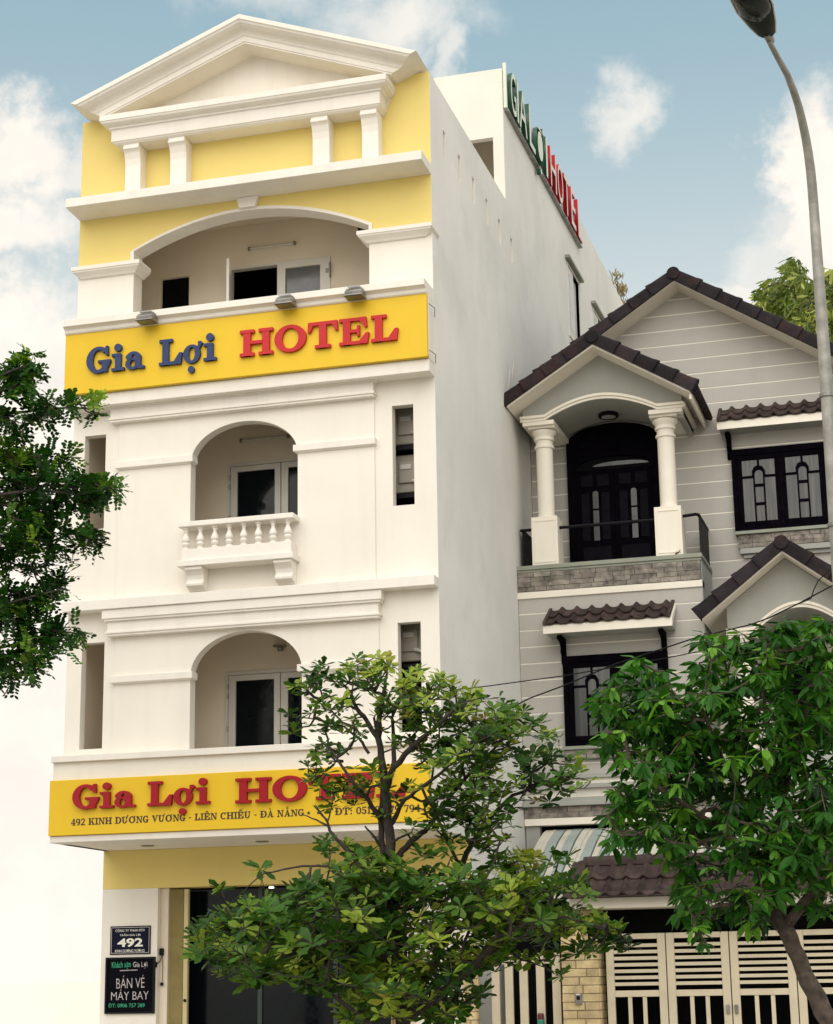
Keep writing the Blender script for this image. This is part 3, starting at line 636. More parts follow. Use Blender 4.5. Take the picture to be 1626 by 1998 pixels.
# air conditioning casing at the right of the top loggia
t = thing('air_duct', 'black angular duct under the ceiling at the right end of the top balcony', 'duct', (3.9, .7, 10.2))
MB().slab([(3.80, 11.60), (3.88, 11.22), (4.10, 11.0), (4.15, 11.1), (4.15, 11.90), (3.80, 11.90)], .40, .85, FXZ).build('duct_body', BLACKM, t)
MB().tube([(4.03, .62, 11.2), (4.03, .62, 10.16)], .035, 10).build('downpipe', STEEL, t)
MB().box(3.72, 3.795, .45, .85, 11.50, 11.86).build('duct_end', ACW, t)
def ac_unit(x, y, z, lab):
    t = thing('air_conditioner', lab, 'air conditioner', (x + .38, y + .15, z), 'outdoor units inside the narrow slots')
    MB().box(x, x + .78, y, y + .28, z, z + .50).build('casing', ACW, t, bevel=.012)
    MB().box(x + .33, x + .55, y - .03, y - .001, z + .12, z + .40).build('valve_cover', ACW, t, bevel=.008)
    MB().box(x + .36, x + .50, y - .045, y - .031, z + .30, z + .36).build('grille', PVC, t)
    MB().tube([(x + .52, y - .04, z + .14), (x + .62, y - .10, z + .10), (x + .74, y - .08, z + .13)], .025, 8).build('pipe', PVC, t, smooth=True)
    MB().box(x + .05, x + .12, y + .02, y + .25, z - .05, z - .002).build('foot', BLACKM, t); MB().box(x + .62, x + .69, y + .02, y + .25, z - .05, z - .002).build('foot', BLACKM, t)
for z, l in ((8.24, 'air conditioner high in the right slot beside the upper arch'), (7.60, 'air conditioner low in the right slot beside the upper arch'), (5.42, 'air conditioner in the right slot beside the lower arch')):
    ac_unit(4.06, .42, z, l)
    MB().box(4.03, 4.89, .30, 1.1, z - .10, z - .053).build('shelf', BLACKM, H)
# downlights in the canopy soffit
for i, (x, y) in enumerate(((.92, .60), (2.47, .62), (4.0, .62))):
    t = thing('downlight', ['recessed downlight at the left of the canopy soffit', 'recessed downlight in the middle of the canopy soffit', 'recessed downlight of the canopy soffit behind the tree'][i], 'lamp', (x, y, 3.28), 'downlights under the canopy')
    MB().lathe(x, y, [(.055, 3.289), (.085, 3.289), (.085, 3.279), (.07, 3.276), (.055, 3.281)], 20).build('ring', STEEL, t, smooth=True)
    MB().lathe(x, y, [(0, 3.2885), (.054, 3.2885), (.054, 3.284), (0, 3.284)], 16).build('lens', TUBE, t)

# ------------------------------------------------------------------ signs
def sign(name, lab, x0, x1, z0, z1, y0, y1): 
    t = thing(name, lab, 'sign', ((x0 + x1) / 2, y1, z0))
    MB().box(x0, x1, y0, y1, z0, z1).build('board', SIGNY, t, bevel=.006); return t
def letters(t, txt, x0, x1, z0, h, y, m, depth, gap=.015):
    """spread the word over x0..x1"""
    nat = word_width(txt, h, 1.0, gap); sx = (x1 - x0 - gap * (len(txt) - 1)) / (nat - gap * (len(txt) - 1)); x = x0
    for c in txt:
        mb, w = glyph_mb(c, x, z0, y, h, depth, sx)
        if mb.v: mb.build('letter', m, t)
        x += w + gap
S2 = sign('hotel_sign', 'yellow board with blue and red raised letters under the top balcony', 0.0, 5.0, 9.135, 9.985, -.32, -.248)
letters(S2, 'Gia', .335, 1.165, 9.385, .355, -.322, BLUE, .045)
letters(S2, 'Lợi', 1.375, 2.175, 9.385, .355, -.322, BLUE, .045)
letters(S2, 'HOTEL', 2.50, 4.63, 9.385, .355, -.322, RED, .045, .02)
S1 = sign('entrance_sign', 'yellow board over the entrance with crimson raised letters and a printed address', -.01, 4.935, 3.372, 4.06, -.345, -.282)
letters(S1, 'Gia', .33, 1.18, 3.685, .30, -.347, DRED, .05)
letters(S1, 'Lợi', 1.345, 2.165, 3.685, .30, -.347, DRED, .05)
letters(S1, 'HOTEL', 2.50, 4.65, 3.672, .30, -.347, DRED, .05, .02)
txt = '492 KINH DƯƠNG VƯƠNG - LIÊN CHIỂU - ĐÀ NẴNG * * * ĐT: 05113 779 794'
def print_line(t, txt, x0, x1, z0, h, y, m):
    nat = word_width(txt, h, 1.0, h * .07); k = (x1 - x0) / nat; x = x0; mb = MB()
    for c in txt:
        _, w = glyph_mb(c, x, z0, y, h, .003, k, mb); x += w + h * .07 * k
    mb.build('printed_address', m, t, kind='stuff')
print_line(S1, '492 KINH DƯƠNG VƯƠNG - LIÊN CHIỂU - ĐÀ NẴNG', .30, 3.365, 3.492, .082, -.3455, INK)
print_line(S1, '* * *', 3.39, 3.71, 3.49, .08, -.3455, INK)
print_line(S1, 'ĐT: 05113 779 794', 3.76, 4.82, 3.486, .085, -.3455, INK)

# rooftop letters on the side of the tower
RS = thing('rooftop_sign', 'tall green and red box letters along the top of the grey side wall', 'sign', (5.06, 7.4, 14.72))
MB().box(5.003, 5.075, 4.42, 10.35, 14.705, 14.73).build('base_rail', STEEL, RS)
pos = [('G', 4.50, .36), ('I', 4.92, .11), ('A', 5.08, .54), ('L', 5.80, .42), ('Ợ', 6.36, .56), ('I', 7.08, .13), ('H', 7.45, .48), ('O', 8.05, .46), ('T', 8.62, .46), ('E', 9.22, .40), ('L', 9.84, .38)]
for k, (c, y, w) in enumerate(pos):
    g = k < 6
    me = text_mesh(c, 'box_letter', LFACE if g else LFACER, 1.0, .06, .0)
    me.materials.append(GRNSIDE if g else DRED)
    n = len(me.vertices); a = np.empty(n * 3); me.vertices.foreach_get('co', a); a = a.reshape(-1, 3); mn = a.min(0); mx = a.max(0)
    z0, z1 = 14.745, 15.47
    if c == 'Ợ': z0, z1 = 14.58, 15.50
    uy = (a[:, 0] - mn[0]) / (mx[0] - mn[0]) * w; vz = (a[:, 1] - mn[1]) / (mx[1] - mn[1]) * (z1 - z0); wx = (a[:, 2] - mn[2]) / (mx[2] - mn[2]) * .075
    b = np.stack([wx, uy, vz], 1); me.vertices.foreach_set('co', b.astype(np.float32).ravel()); me.update()
    for p in me.polygons: p.material_index = 0 if p.normal.x > .9 else 1
    put(me, 'letter', RS, (5.03, y, z0))
MB().box(5.01, 5.06, 4.36, 4.42, 14.735, 15.50).build('end_strip', LFACE, RS)

# cement smears where the neighbour's roof meets the wall, and brackets at the sign edge
for pts in ([(4.05, 9.95), (4.3, 10.02), (4.42, 10.35), (4.3, 10.42), (4.2, 10.2)], [(4.5, 10.25), (4.62, 10.5), (4.55, 10.62), (4.44, 10.4)], [(3.95, 9.72), (4.12, 9.80), (4.05, 9.92)]):
    MB().slab(pts, 5.0025, 5.006, FYZ).build('cement_smear', TRIMW, H)
for z in (9.86, 9.24): MB().tube([(5.0, -.28, z), (5.07, -.20, z - .05), (5.02, -.02, z - .10)], .006, 5).build('sign_stay', STEEL, S2)
MB().tube([(5.012, -.30, 9.16), (5.012, -.30, 9.96)], .006, 5).build('edge_wire', PVC, S2)

# number plate and chalk board on the entrance pier
NP = thing('number_plate', 'dark blue plate numbered 492 above the chalk board', 'sign', (.417, 1.24, 1.948))
MB().box(.13, .70, 1.235, 1.249, 1.95, 2.312).build('plate', NAVY, NP, bevel=.003)
MB().slab(rect(.147, .683, 1.967, 2.295), 1.2335, 1.2349, FXZ, [rect(.151, .679, 1.971, 2.291)]).build('border_line', PLTW, NP)
text_fit('CÔNG TY TNHH MTV', 'company_lettering', PLTW, NP, .205, .62, 2.238, 2.278, 1.2345)
text_fit('TRẦN GIA LỢI', 'name_lettering', PLTW, NP, .265, .56, 2.178, 2.222, 1.2345)
text_fit('492', 'number_lettering', PLTW, NP, .235, .595, 2.045, 2.155, 1.2345, offset=.03)
text_fit('KINH DƯƠNG VƯƠNG', 'street_lettering', PLTW, NP, .205, .62, 1.978, 2.02, 1.2345)
CB = thing('chalk_board', 'black board handwritten in chalk hanging under the number plate', 'sign', (.43, 1.23, 1.196))
MB().slab(rect(.08, .775, 1.205, 1.915), 1.215, 1.249, FXZ, [rect(.105, .75, 1.23, 1.89)]).build('frame', BLACKM, CB)
MB().box(.104, .751, 1.232, 1.248, 1.229, 1.891).build('panel', BOARD, CB)
text_fit('Khách sạn', 'green_chalk_lettering', CHALKG, CB, .165, .43, 1.765, 1.86, 1.2315, rot=.03)
text_fit('Gia Lợi', 'white_chalk_lettering', CHALK, CB, .465, .665, 1.77, 1.855, 1.2315)
MB().slab([(.28, 1.742), (.53, 1.748), (.53, 1.757), (.28, 1.751)], 1.230, 1.2315, FXZ).build('underline', CHALK, CB)
text_fit('BÁN VÉ', 'white_chalk_lettering', CHALK, CB, .235, .63, 1.525, 1.685, 1.2315, offset=-.012, rot=.02)
text_fit('MÁY BAY', 'white_chalk_lettering', CHALK, CB, .165, .69, 1.38, 1.51, 1.2315, offset=-.012, rot=.01)
text_fit('ĐT: 0906 757 289', 'green_chalk_lettering', CHALKG, CB, .13, .64, 1.285, 1.335, 1.2315)
t = thing('power_cable', 'thin black cable with plug hanging beside the chalk board', 'cable', (.85, 1.30, 1.6))
MB().box(.80, .85, 1.30, 1.339, 1.93, 2.02).build('plug', BLACKM, t, bevel=.006); MB().box(.765, .80, 1.20, 1.249, 1.78, 1.85).build('socket', BLACKM, t, bevel=.005)
MB().tube([(.83, 1.32, 1.93), (.815, 1.30, 1.86), (.80, 1.235, 1.82)], .006, 6).tube([(.835, 1.32, 1.93), (.842, 1.32, 1.8), (.838, 1.32, 1.6)], .0035, 5).build('cable', BLACKM, t)
MB().box(.82, .85, 1.30, 1.335, 1.55, 1.59).build('clip', BLACKM, t)
# floodlights over the upper sign
for i, (x, l) in enumerate(((1.24, 'floodlight over the blue letters at the left of the upper sign'), (3.165, 'floodlight over the middle of the upper sign'), (4.10, 'floodlight nearest the right end of the upper sign'))):
    t = thing('floodlight', l, 'floodlight', (x, -.45, 10.0), 'floodlights over the upper sign')
    MB().slab([(-.36, 10.02), (-.40, 9.99), (-.56, 9.99), (-.57, 10.03), (-.50, 10.085), (-.42, 10.085)], x - .11, x + .11, FYZ).build('housing', STEEL, t, bevel=.006)
    MB().box(x - .125, x + .125, -.585, -.37, 9.965, 9.985).build('lens_frame', STEEL, t, bevel=.004)
    MB().box(x - .10, x + .10, -.565, -.39, 9.958, 9.964).build('lens', GLASSG, t)
    MB().box(x - .015, x + .015, -.40, -.3, 10.03, 10.055).build('arm', BLACKM, t)
    for q in range(3): MB().box(x - .08, x + .08, -.53 + q * .04, -.52 + q * .04, 10.086, 10.11).build('fin', STEEL, t)
# ================================================================== house
HO = thing('house', 'grey boarded house with brown tiled gables and white trim beside the hotel', 'house', (7.6, 7, 0))
def ho(name, m, *b, bevel=0.0, parent=None): return MB().box(*b).build(name, m, parent or HO, bevel=bevel)
def clip_poly(poly, zlo, zhi):
    def cut(p, z, keep_above):
        r = []
        for i in range(len(p)):
            a, b = p[i], p[(i + 1) % len(p)]
            ia = (a[1] >= z) == keep_above; ib = (b[1] >= z) == keep_above
            if ia: r.append(a)
            if ia != ib: t = (z - a[1]) / (b[1] - a[1]); r.append((a[0] + (b[0] - a[0]) * t, z))
        return r
    p = cut(poly, zlo, True)
    return cut(p, zhi, False) if len(p) >= 3 else p
def boards(poly, y, z_first, pitch, z_lo, z_hi):
    """proud boards with pale joints left open between them"""
    k = math.floor((z_lo - z_first) / pitch)
    while True:
        a = z_first + k * pitch; b = a + pitch; k += 1
        if a > z_hi: break
        p = clip_poly(poly, max(a + .010, z_lo), min(b - .010, z_hi))
        if len(p) < 3: continue
        zs = [q[1] for q in p]
        if max(zs) - min(zs) < .02: continue
        # drop repeated points
        pp = [q for i, q in enumerate(p) if (Vector(q) - Vector(p[i - 1])).length > 1e-4]
        if len(pp) >= 3: MB().slab(pp, y - .005, y - .001, FXZ).build('siding_board', HSID, HO)
SL = .645
AXM, AZM = 7.42, 11.86
YM = 5.55
gpoly = [(5.01, 3.0), (10.9, 3.0), (10.9, AZM - SL * (10.9 - AXM)), (AXM, AZM), (5.01, AZM - SL * (AXM - 5.01))]
MB().slab(gpoly, YM, YM + .2, FXZ).build('gable_wall', HJOINT, HO)
boards(gpoly, YM, 10.478, .2455, 7.0, AZM)
YF = 4.40
MB().slab(rect(5.01, 7.68, 3.66, 7.03), YF, YM - .002, FXZ).build('front_bay', HJOINT, HO)
boards(rect(5.01, 7.68, 4.30, 6.93), YF, 6.708, .2435, 4.30, 6.925)
ho('bay_side', HGREY, 7.681, 7.69, YF + .0, YM - .014, 3.66, 7.33)
# main roof
def rake(x0, z0, x1, z1, y0, y1, th, name, m, drop=0.0):
    MB().slab([(x0, z0 - drop), (x1, z1 - drop), (x1, z1 - drop - th), (x0, z0 - drop - th)], y0, y1, FXZ).build(name, m, HO)
def gable_roof(xa, za, xl, xr, yf, yb, sl, fas=.12, capr=.075):
    """fascia, soffit, roof deck and the row of cap tiles along the verge; za is the top of the fascia at the apex"""
    for sgn, xe in ((-1, xl), (1, xr)):
        ze = za - sl * abs(xe - xa)
        o = [(xa, za), (xe, ze), (xe, ze - fas), (xa, za - fas)]
        MB().slab(o, yf, yf + .03, FXZ).build('fascia', HWHITE, HO)
        o = [(xa, za - .02), (xe, ze - .02), (xe, ze - fas + .01), (xa, za - fas + .01)]
        MB().slab(o, yf + .032, yb, FXZ).build('soffit', HWHITE, HO)
        o = [(xa, za + .06), (xe + sgn * .04, ze + .06 - sl * .04), (xe + sgn * .04, ze - .018 - sl * .04), (xa, za - .018)]
        MB().slab(o, yf + .04, yb, FXZ).build('roof_deck', TILE, HO)
        L = math.hypot(xe - xa, ze - za); n = max(3, round(L / .345)); d = Vector((xe - xa, 0, ze - za)) / L; up = Vector((-d.z * sgn, 0, d.x * sgn))
        if up.z < 0: up = -up
        mbt = MB(); seg = L / n
        rings = []
        for t, k in ((-.02, .80), (seg * .80, .98), (seg * .98, 1.14), (seg * 1.10, 1.18)):
            rr = capr * k; ring = []
            ring.append(d * t + Vector((0, -rr, 0)) + up * (-.075))
            for q in range(9):
                a = math.pi * q / 8; ring.append(d * t + Vector((0, -rr * math.cos(a), 0)) + up * (.045 + rr * .95 * math.sin(a)))
            ring.append(d * t + Vector((0, rr, 0)) + up * (-.075))
            rings.append(ring)
        mbt.loft(rings)
        me = mbt.mesh('verge_tile', TILE, (0, 0, 0), smooth=True)
        for i in range(n):
            p = Vector((xa, yf + .03, za)) + d * (seg * i + .05)
            put(me, 'verge_tile', HO, p)
    MB().slab([(xa + (capr * 1.2) * math.cos(q * math.pi / 8), za + .02 + capr * 1.2 * math.sin(q * math.pi / 8)) for q in range(16)], yf - .062, yf + .12, FXZ).build('apex_tile', TILE, HO, bevel=.02)
gable_roof(AXM, 11.915, 5.02, 10.9, 5.05, 12.0, SL, .10, .084)
# porch gable
PX, PZ = 6.335, 10.635
gable_roof(PX, PZ, 5.03, 7.715, 3.90, YM - .02, .62, .12, .084)
# serrated eave tiles on the right side of the porch roof
ev = MB().slab([(7.66, 9.72), (7.80, 9.66), (7.83, 9.70), (7.81, 9.78), (7.76, 9.80), (7.66, 9.83)], 0, .12, FXZ).mesh('eave_tile', TILE, (7.72, .06, 9.74))
for i in range(10): put(ev, 'eave_tile', HO, (7.735, 4.05 + i * .15, 9.76))
ho('eave_board', HWHITE, 7.70, 7.73, 3.935, YM - .03, 9.58, 9.72)
# porch front with its flat arch, and the vault behind it
def flat_arch(x0, x1, zs, rise, n=20): return [(x1 + (x0 - x1) * k / n, zs + rise * math.sin(math.pi * k / n) ** .9) for k in range(n + 1)]
EL, ER, EZ = 5.16, 7.53, 9.60
fa = flat_arch(5.50, 7.17, 9.60, .25)
pz = lambda x: PZ - .10 - .62 * abs(x - PX)
out = [(EL, EZ), (5.50, EZ)] + fa[::-1][1:-1] + [(7.17, EZ), (ER, EZ), (ER, pz(ER)), (PX, pz(PX)), (EL, pz(EL))]
MB().slab(out, 4.36, 4.50, FXZ).build('porch_gable_wall', HGREY, HO)
def arch_band(y0, y1, t0, t1, name, m):
    line = [(EL - .03, EZ)] + fa[::-1] + [(ER + .03, EZ)]
    top = [(x, z + t1) for x, z in line]; bot = [(x, z + t0) for x, z in line]
    MB().slab(bot + top[::-1], y0, y1, FXZ).build(name, m, HO)
arch_band(4.30, 4.36, .035, .075, 'arch_molding', HWHITE); arch_band(4.325, 4.359, -.005, .033, 'arch_molding', HWHITE)
ho('entablature_side', HWHITE, ER + .001, ER + .05, 4.33, YM - .02, 9.60, 9.67); ho('entablature_side', HGREY, ER - .08, ER, 4.502, YM - .02, 9.49, 9.82)
for a, b in ((EL, 5.63), (7.04, ER)):
    ho('porch_beam', HWHITE, a, b, 4.34, YM - .02, 9.535, 9.598)
vt = [(5.50, 9.60)] + fa[::-1][1:-1] + [(7.17, 9.60)]
MB().slab(vt + [(x, z + .05) for x, z in vt[::-1]], 4.501, YM - .02, FXZ).build('porch_vault', HGREY, HO)
for s_, cx in ((0, 5.425), (1, 7.24)):
    pd = ho('pedestal', HWHITE, cx - .195, cx + .195, 4.41, 4.80, 7.42, 8.15, bevel=.004)
    MB().slab(rect(cx - .165, cx + .165, 7.46, 8.10), 4.402, 4.409, FXZ, [rect(cx - .145, cx + .145, 7.48, 8.08)]).build('panel_frame', HWHITE, pd)
    c_ = MB().lathe(cx, 4.60, [(.0, 8.15), (.14, 8.15), (.14, 8.19), (.125, 8.20), (.125, 9.22), (.145, 9.225), (.15, 9.245), (.145, 9.265), (.127, 9.27), (.127, 9.34), (.15, 9.345), (.155, 9.365), (.15, 9.385), (.14, 9.39), (.15, 9.42), (.185, 9.46), (.187, 9.49), (.0, 9.50)], 28).build('column', HWHITE, HO, smooth=True)
    ho('abacus', HWHITE, cx - .20, cx + .20, 4.40, 4.80, 9.50, 9.533, bevel=.003)
t = thing('ceiling_lamp', 'round dark rimmed lamp under the porch vault', 'lamp', (6.32, 5.1, 9.72))
MB().lathe(6.32, 5.12, [(.10, 9.86), (.15, 9.86), (.155, 9.80), (.14, 9.785), (.11, 9.79)], 24).build('rim', BLACKM, t, smooth=True)
MB().lathe(6.32, 5.12, [(0, 9.82), (.11, 9.815), (.11, 9.79), (.06, 9.783), (0, 9.78)], 20).build('diffuser', HGREY, t, smooth=True)
# balcony slab with stone facing
ho('balcony_cap', CAPG, 5.0, 7.705, 4.355, YM - .02, 7.355, 7.418, bevel=.005); ho('balcony_cap', CAPG, 5.0, 7.69, 4.375, YM - .02, 7.32, 7.353)
ho('stone_backing', MORTARD, 5.0, 7.68, 4.388, YF + .3, 7.03, 7.318)
ho('white_band', HWHITE, 5.0, 7.69, 4.37, YF + .2, 6.93, 7.028, bevel=.004)
stones_me = []
for k in range(6):
    mb = MB(); r_ = random.Random(k)
    mb.v = [(x * (1 - .04 * r_.random()), -.5 if f else .5, z * (1 - .06 * r_.random())) for f in (0, 1) for z in (-.5, .5) for x in (-.5, .5)]
    for q in ((0, 1, 3, 2), (4, 6, 7, 5), (0, 4, 5, 1), (2, 3, 7, 6), (0, 2, 6, 4), (1, 5, 7, 3)): mb.face(q)
    stones_me.append(mb)
def veneer(x0, x1, z0, z1, y, rows, wl, m, parent, name='stone', gap=.002, axis='x', depth=.02):
    meshes = [s.mesh(name, m, (0, 0, 0)) for s in stones_me]; h = (z1 - z0) / rows
    for r in range(rows):
        x = x0
        while x < x1 - .02:
            w = rnd.uniform(*wl); 
            if x1 - x - w < wl[0] * .5: w = x1 - x
            d = depth * rnd.uniform(.5, 1.3); zz = z0 + (r + .5) * h; hh = h - gap
            c = (x + w / 2, y - d / 2, zz) if axis == 'x' else (y + d / 2, x + w / 2, zz)
            put(rnd.choice(meshes), name, parent, c, rot=None if axis == 'x' else (0, 0, math.pi / 2), scale=(w - gap, d, hh))
            x += w
veneer(5.01, 7.675, 7.035, 7.315, 4.388, 4, (.16, .44), STONE, HO)
# railings
R_ = thing('balcony_railing', 'black metal railing round the porch balcony', 'railing', (6.4, 4.6, 7.42))
MB().tube([(5.62, 4.56, 8.0), (7.045, 4.56, 8.0)], .024, 8).build('top_rail', BLACKM, R_)
MB().tube([(7.435, 4.56, 8.02), (7.63, 4.50, 8.02), (7.665, 4.56, 8.02), (7.665, YM - .02, 8.02)], .024, 8).build('top_rail', BLACKM, R_)
MB().tube([(5.03, 4.56, 8.0), (5.23, 4.56, 8.0)], .024, 8).build('top_rail', BLACKM, R_)
MB().tube([(5.06, 4.56, 8.0), (5.06, YM - .02, 8.0)], .024, 8).build('top_rail', BLACKM, R_)
bar = MB().box(-.008, .008, -.022, .022, -.29, .29).mesh('rail_bar', BLACKM, (0, 0, 0))
for i in range(15):
    for x in (7.665, 5.06): put(bar, 'rail_bar', R_, (x, 4.60 + i * .065, 7.70))
# balcony door
DO = thing('porch_door', 'dark wooden arched double door behind the white porch columns', 'door', (6.3, 5.5, 7.42))
da = arch(5.585, 7.03, 7.42, 9.50, 9.80, 20)
ia = arch(5.70, 6.90, 7.44, 9.10, 9.28, 20)
MB().slab(da, YM - .10, YM - .014, FXZ, [ia]).build('door_frame', WOOD, DO, bevel=.006)
MB().slab(ia, YM - .05, YM - .03, FXZ).build('door_back', DARK, DO)
MB().slab(arch(5.98, 6.84, 9.135, 9.138, 9.20, 12), YM - .062, YM - .052, FXZ).build('fanlight', GLASSD, DO)
for a, b in ((5.72, 6.295), (6.305, 6.88)):
    c = (a + b) / 2 + .0
    inner = arch(c - .045, c + .045, 7.98, 8.70, 8.76, 10)
    lf = MB().slab(rect(a, b, 7.45, 9.08), YM - .075, YM - .052, FXZ, [inner]).build('door_leaf', WOOD, DO, bevel=.004)
    for z0, z1 in ((7.98, 8.20), (8.23, 8.45), (8.48, 8.755)):
        MB().slab(arch(c - .044, c + .044, z0, z1 - .04, z1, 8) if z1 > 8.7 else rect(c - .044, c + .044, z0, z1), YM - .068, YM - .058, FXZ).build('pane', GLASSD, lf)
    for x0, x1, z0, z1 in ((a + .07, c - .09, 7.98, 8.72), (c + .09, b - .07, 7.98, 8.72), (a + .07, c - .03, 8.82, 9.0), (c + .03, b - .07, 8.82, 9.0), (a + .07, b - .07, 7.55, 7.88)):
        MB().box(x0, x1, YM - .088, YM - .076, z0, z1).build('raised_panel', WOODP, lf, bevel=.008)
# windows
def house_window(x0, x1, z0, z1, y, lab, nsash=2):
    t = thing('house_window', lab, 'window', ((x0 + x1) / 2, y, z0), 'dark framed windows of the grey house')
    MB().slab(rect(x0, x1, z0, z1), y - .10, y - .013, FXZ, [rect(x0 + .07, x1 - .07, z0 + .06, z1 - .10)]).build('window_frame', WOOD, t, bevel=.006)
    w = (x1 - x0 - .14) / nsash
    for k in range(nsash):
        a = x0 + .07 + k * w + .003; b = a + w - .006; c = (a + b) / 2; zb, zt = z0 + .065, z1 - .105
        f = .075; ai, bi, zbi, zti = a + f, b - f, zb + .075, zt - .07; H_ = zti - zbi; hw = .062; zs = zti - .24 * H_; m_ = .022; zsh = zs - .02
        cells = [arch(c - hw, c + hw, zbi + .60 * H_, zs - .0, zs + .07, 10), rect(c - hw, c + hw, zbi + .30 * H_, zbi + .56 * H_), rect(c - hw, c + hw, zbi, zbi + .26 * H_),
                 rect(ai, c - hw - m_, zbi, zsh - .03), rect(c + hw + m_, bi, zbi, zsh - .03)]
        q = hw + m_ + .012
        cells.append([(ai, zsh), (c - q, zsh), (c - q, zs + .05), (c - .06, zs + .115), (c - .015, zs + .13), (c - .015, zti), (ai, zti)])
        cells.append([(c + q, zsh), (bi, zsh), (bi, zti), (c + .015, zti), (c + .015, zs + .13), (c + .06, zs + .115), (c + q, zs + .05)])
        sh_ = MB().slab(rect(a, b, zb, zt), y - .085, y - .045, FXZ, cells).build('sash', WOOD, t)
        for cl in cells: MB().slab(cl, y - .06, y - .052, FXZ).build('pane', CURT, sh_)
    return t
house_window(8.08, 9.50, 7.94, 9.20, YM, 'dark framed two leaf window under the long tiled hood on the upper wall')
house_window(5.645, 7.15, 4.75, 6.04, YF, 'dark framed two leaf window under the small tiled hood of the front bay')
# s-profile tiles
def wave_tile(w, l, h, m, name='roof_tile', waves=1, seg=12):
    mb = MB(); n = waves * seg
    def zf(t):
        p = (t * waves) % 1.0
        return h * (.5 - .5 * math.cos(2 * math.pi * (p - .42) / .58)) if p > .42 else h * -.12 * math.sin(math.pi * p / .42)
    for yv, dz in ((0, 0), (l, 0)):
        for th in (0, -.020):
            for i in range(n + 1): mb.v.append((i / n * w, yv, zf(i / n if i < n else .9999) + th))
    k = n + 1
    for i in range(n):
        mb.face((i, i + 1, 2 * k + i + 1, 2 * k + i)); mb.face((k + i, 3 * k + i, 3 * k + i + 1, k + i + 1)); mb.face((i, k + i, k + i + 1, i + 1)); mb.face((2 * k + i, 2 * k + i + 1, 3 * k + i + 1, 3 * k + i))
    mb.face((0, 2 * k, 3 * k, k)); mb.face((n, k + n, 3 * k + n, 2 * k + n))
    return mb.mesh(name, m, (0, 0, 0), smooth=True)
def tile_field(x0, x1, yf, zf, yb, zb, rows, tw, m, parent, h=.03, th=.028):
    """rows of tiles on the slope from front edge (yf, zf) up to (yb, zb)"""
    L = math.hypot(yb - yf, zb - zf); ang = math.atan2(zb - zf, yb - yf); rl = L / rows
    n = round((x1 - x0) / tw); w = (x1 - x0) / n; me = wave_tile(w * 1.0, rl * 1.08, h, m)
    for r in range(rows):
        for i in range(n):
            s = rl * r; up = th
            p = (x0 + i * w, yf + math.cos(ang) * s - math.sin(ang) * up, zf + math.sin(ang) * s + math.cos(ang) * up)
            put(me, 'roof_tile', parent, p, rot=(ang - .10 + rnd.uniform(-.012, .012), 0, rnd.uniform(-.01, .01)))
def hood(x0, x1, yf, yw, zf, zw, lab, wx0, wx1, brk):
    t = thing('window_hood', lab, 'hood', ((x0 + x1) / 2, yw, zf - .2), 'tiled hoods over the windows')
    MB().slab([(yf, zf - .12), (yf, zf), (yw - .013, zw), (yw - .013, zw - .07), (yf + .04, zf - .10)], x0, x1, FYZ).build('hood_board', HWHITE, t, bevel=.004)
    MB().slab([(yf + .05, zf - .10), (yw - .02, zw - .09), (yw - .02, zf - .10)], x0 + .02, x1 - .02, FYZ).build('soffit', HGREY, t)
    tile_field(x0 + .05, x1 - .07, yf - .02, zf + .0, yw - .05, zw, 2, .215, TILEB, t, .05)
    MB().slab([(yf - .03, zf), (yw - .014, zw + .01), (yw - .014, zw + .05), (yf - .03, zf + .045)], x0 + .003, x0 + .048, FYZ).build('edge_tile', TILEB, t)
    MB().slab([(yf - .03, zf), (yw - .014, zw + .01), (yw - .014, zw + .05), (yf - .03, zf + .045)], x1 - .068, x1 - .02, FYZ).build('edge_tile', TILEB, t)
    for x in brk:
        pr = [(yw - .014, zf - .12), (yf + .14, zf - .12), (yf + .15, zf - .17), (yw - .18, zf - .20), (yw - .10, zf - .26), (yw - .13, zf - .32), (yw - .06, zf - .37), (yw - .07, zf - .47), (yw - .014, zf - .50)]
        MB().slab(pr, x - .035, x + .035, FYZ).build('corbel', WOOD, t, bevel=.006)
hood(5.46, 7.30, 3.90, YF, 6.425, 6.72, 'brown tiled hood over the window of the front bay', 0, 0, (5.66, 7.11))
hood(7.93, 10.2, 5.15, YM, 9.56, 9.84, 'long brown tiled hood over the upper right window', 0, 0, (8.06, 9.9))
# sill with stone panel under the upper window
ho('window_sill', CAPG, 8.08, 10.3, YM - .14, YM - .013, 7.885, 7.935, bevel=.004)
ho('stone_backing', MORTARD, 8.12, 10.3, YM - .09, YM - .013, 7.68, 7.883); veneer(8.12, 10.3, 7.685, 7.88, YM - .09, 3, (.16, .36), STONE, HO)
ho('sill_ledge', HGREY, 8.14, 10.3, YM - .11, YM - .013, 7.60, 7.678); ho('sill_lower_board', HGREY, 8.18, 10.3, YM - .06, YM - .013, 7.54, 7.598)  # last piece is a narrow grey board under the sill ledge
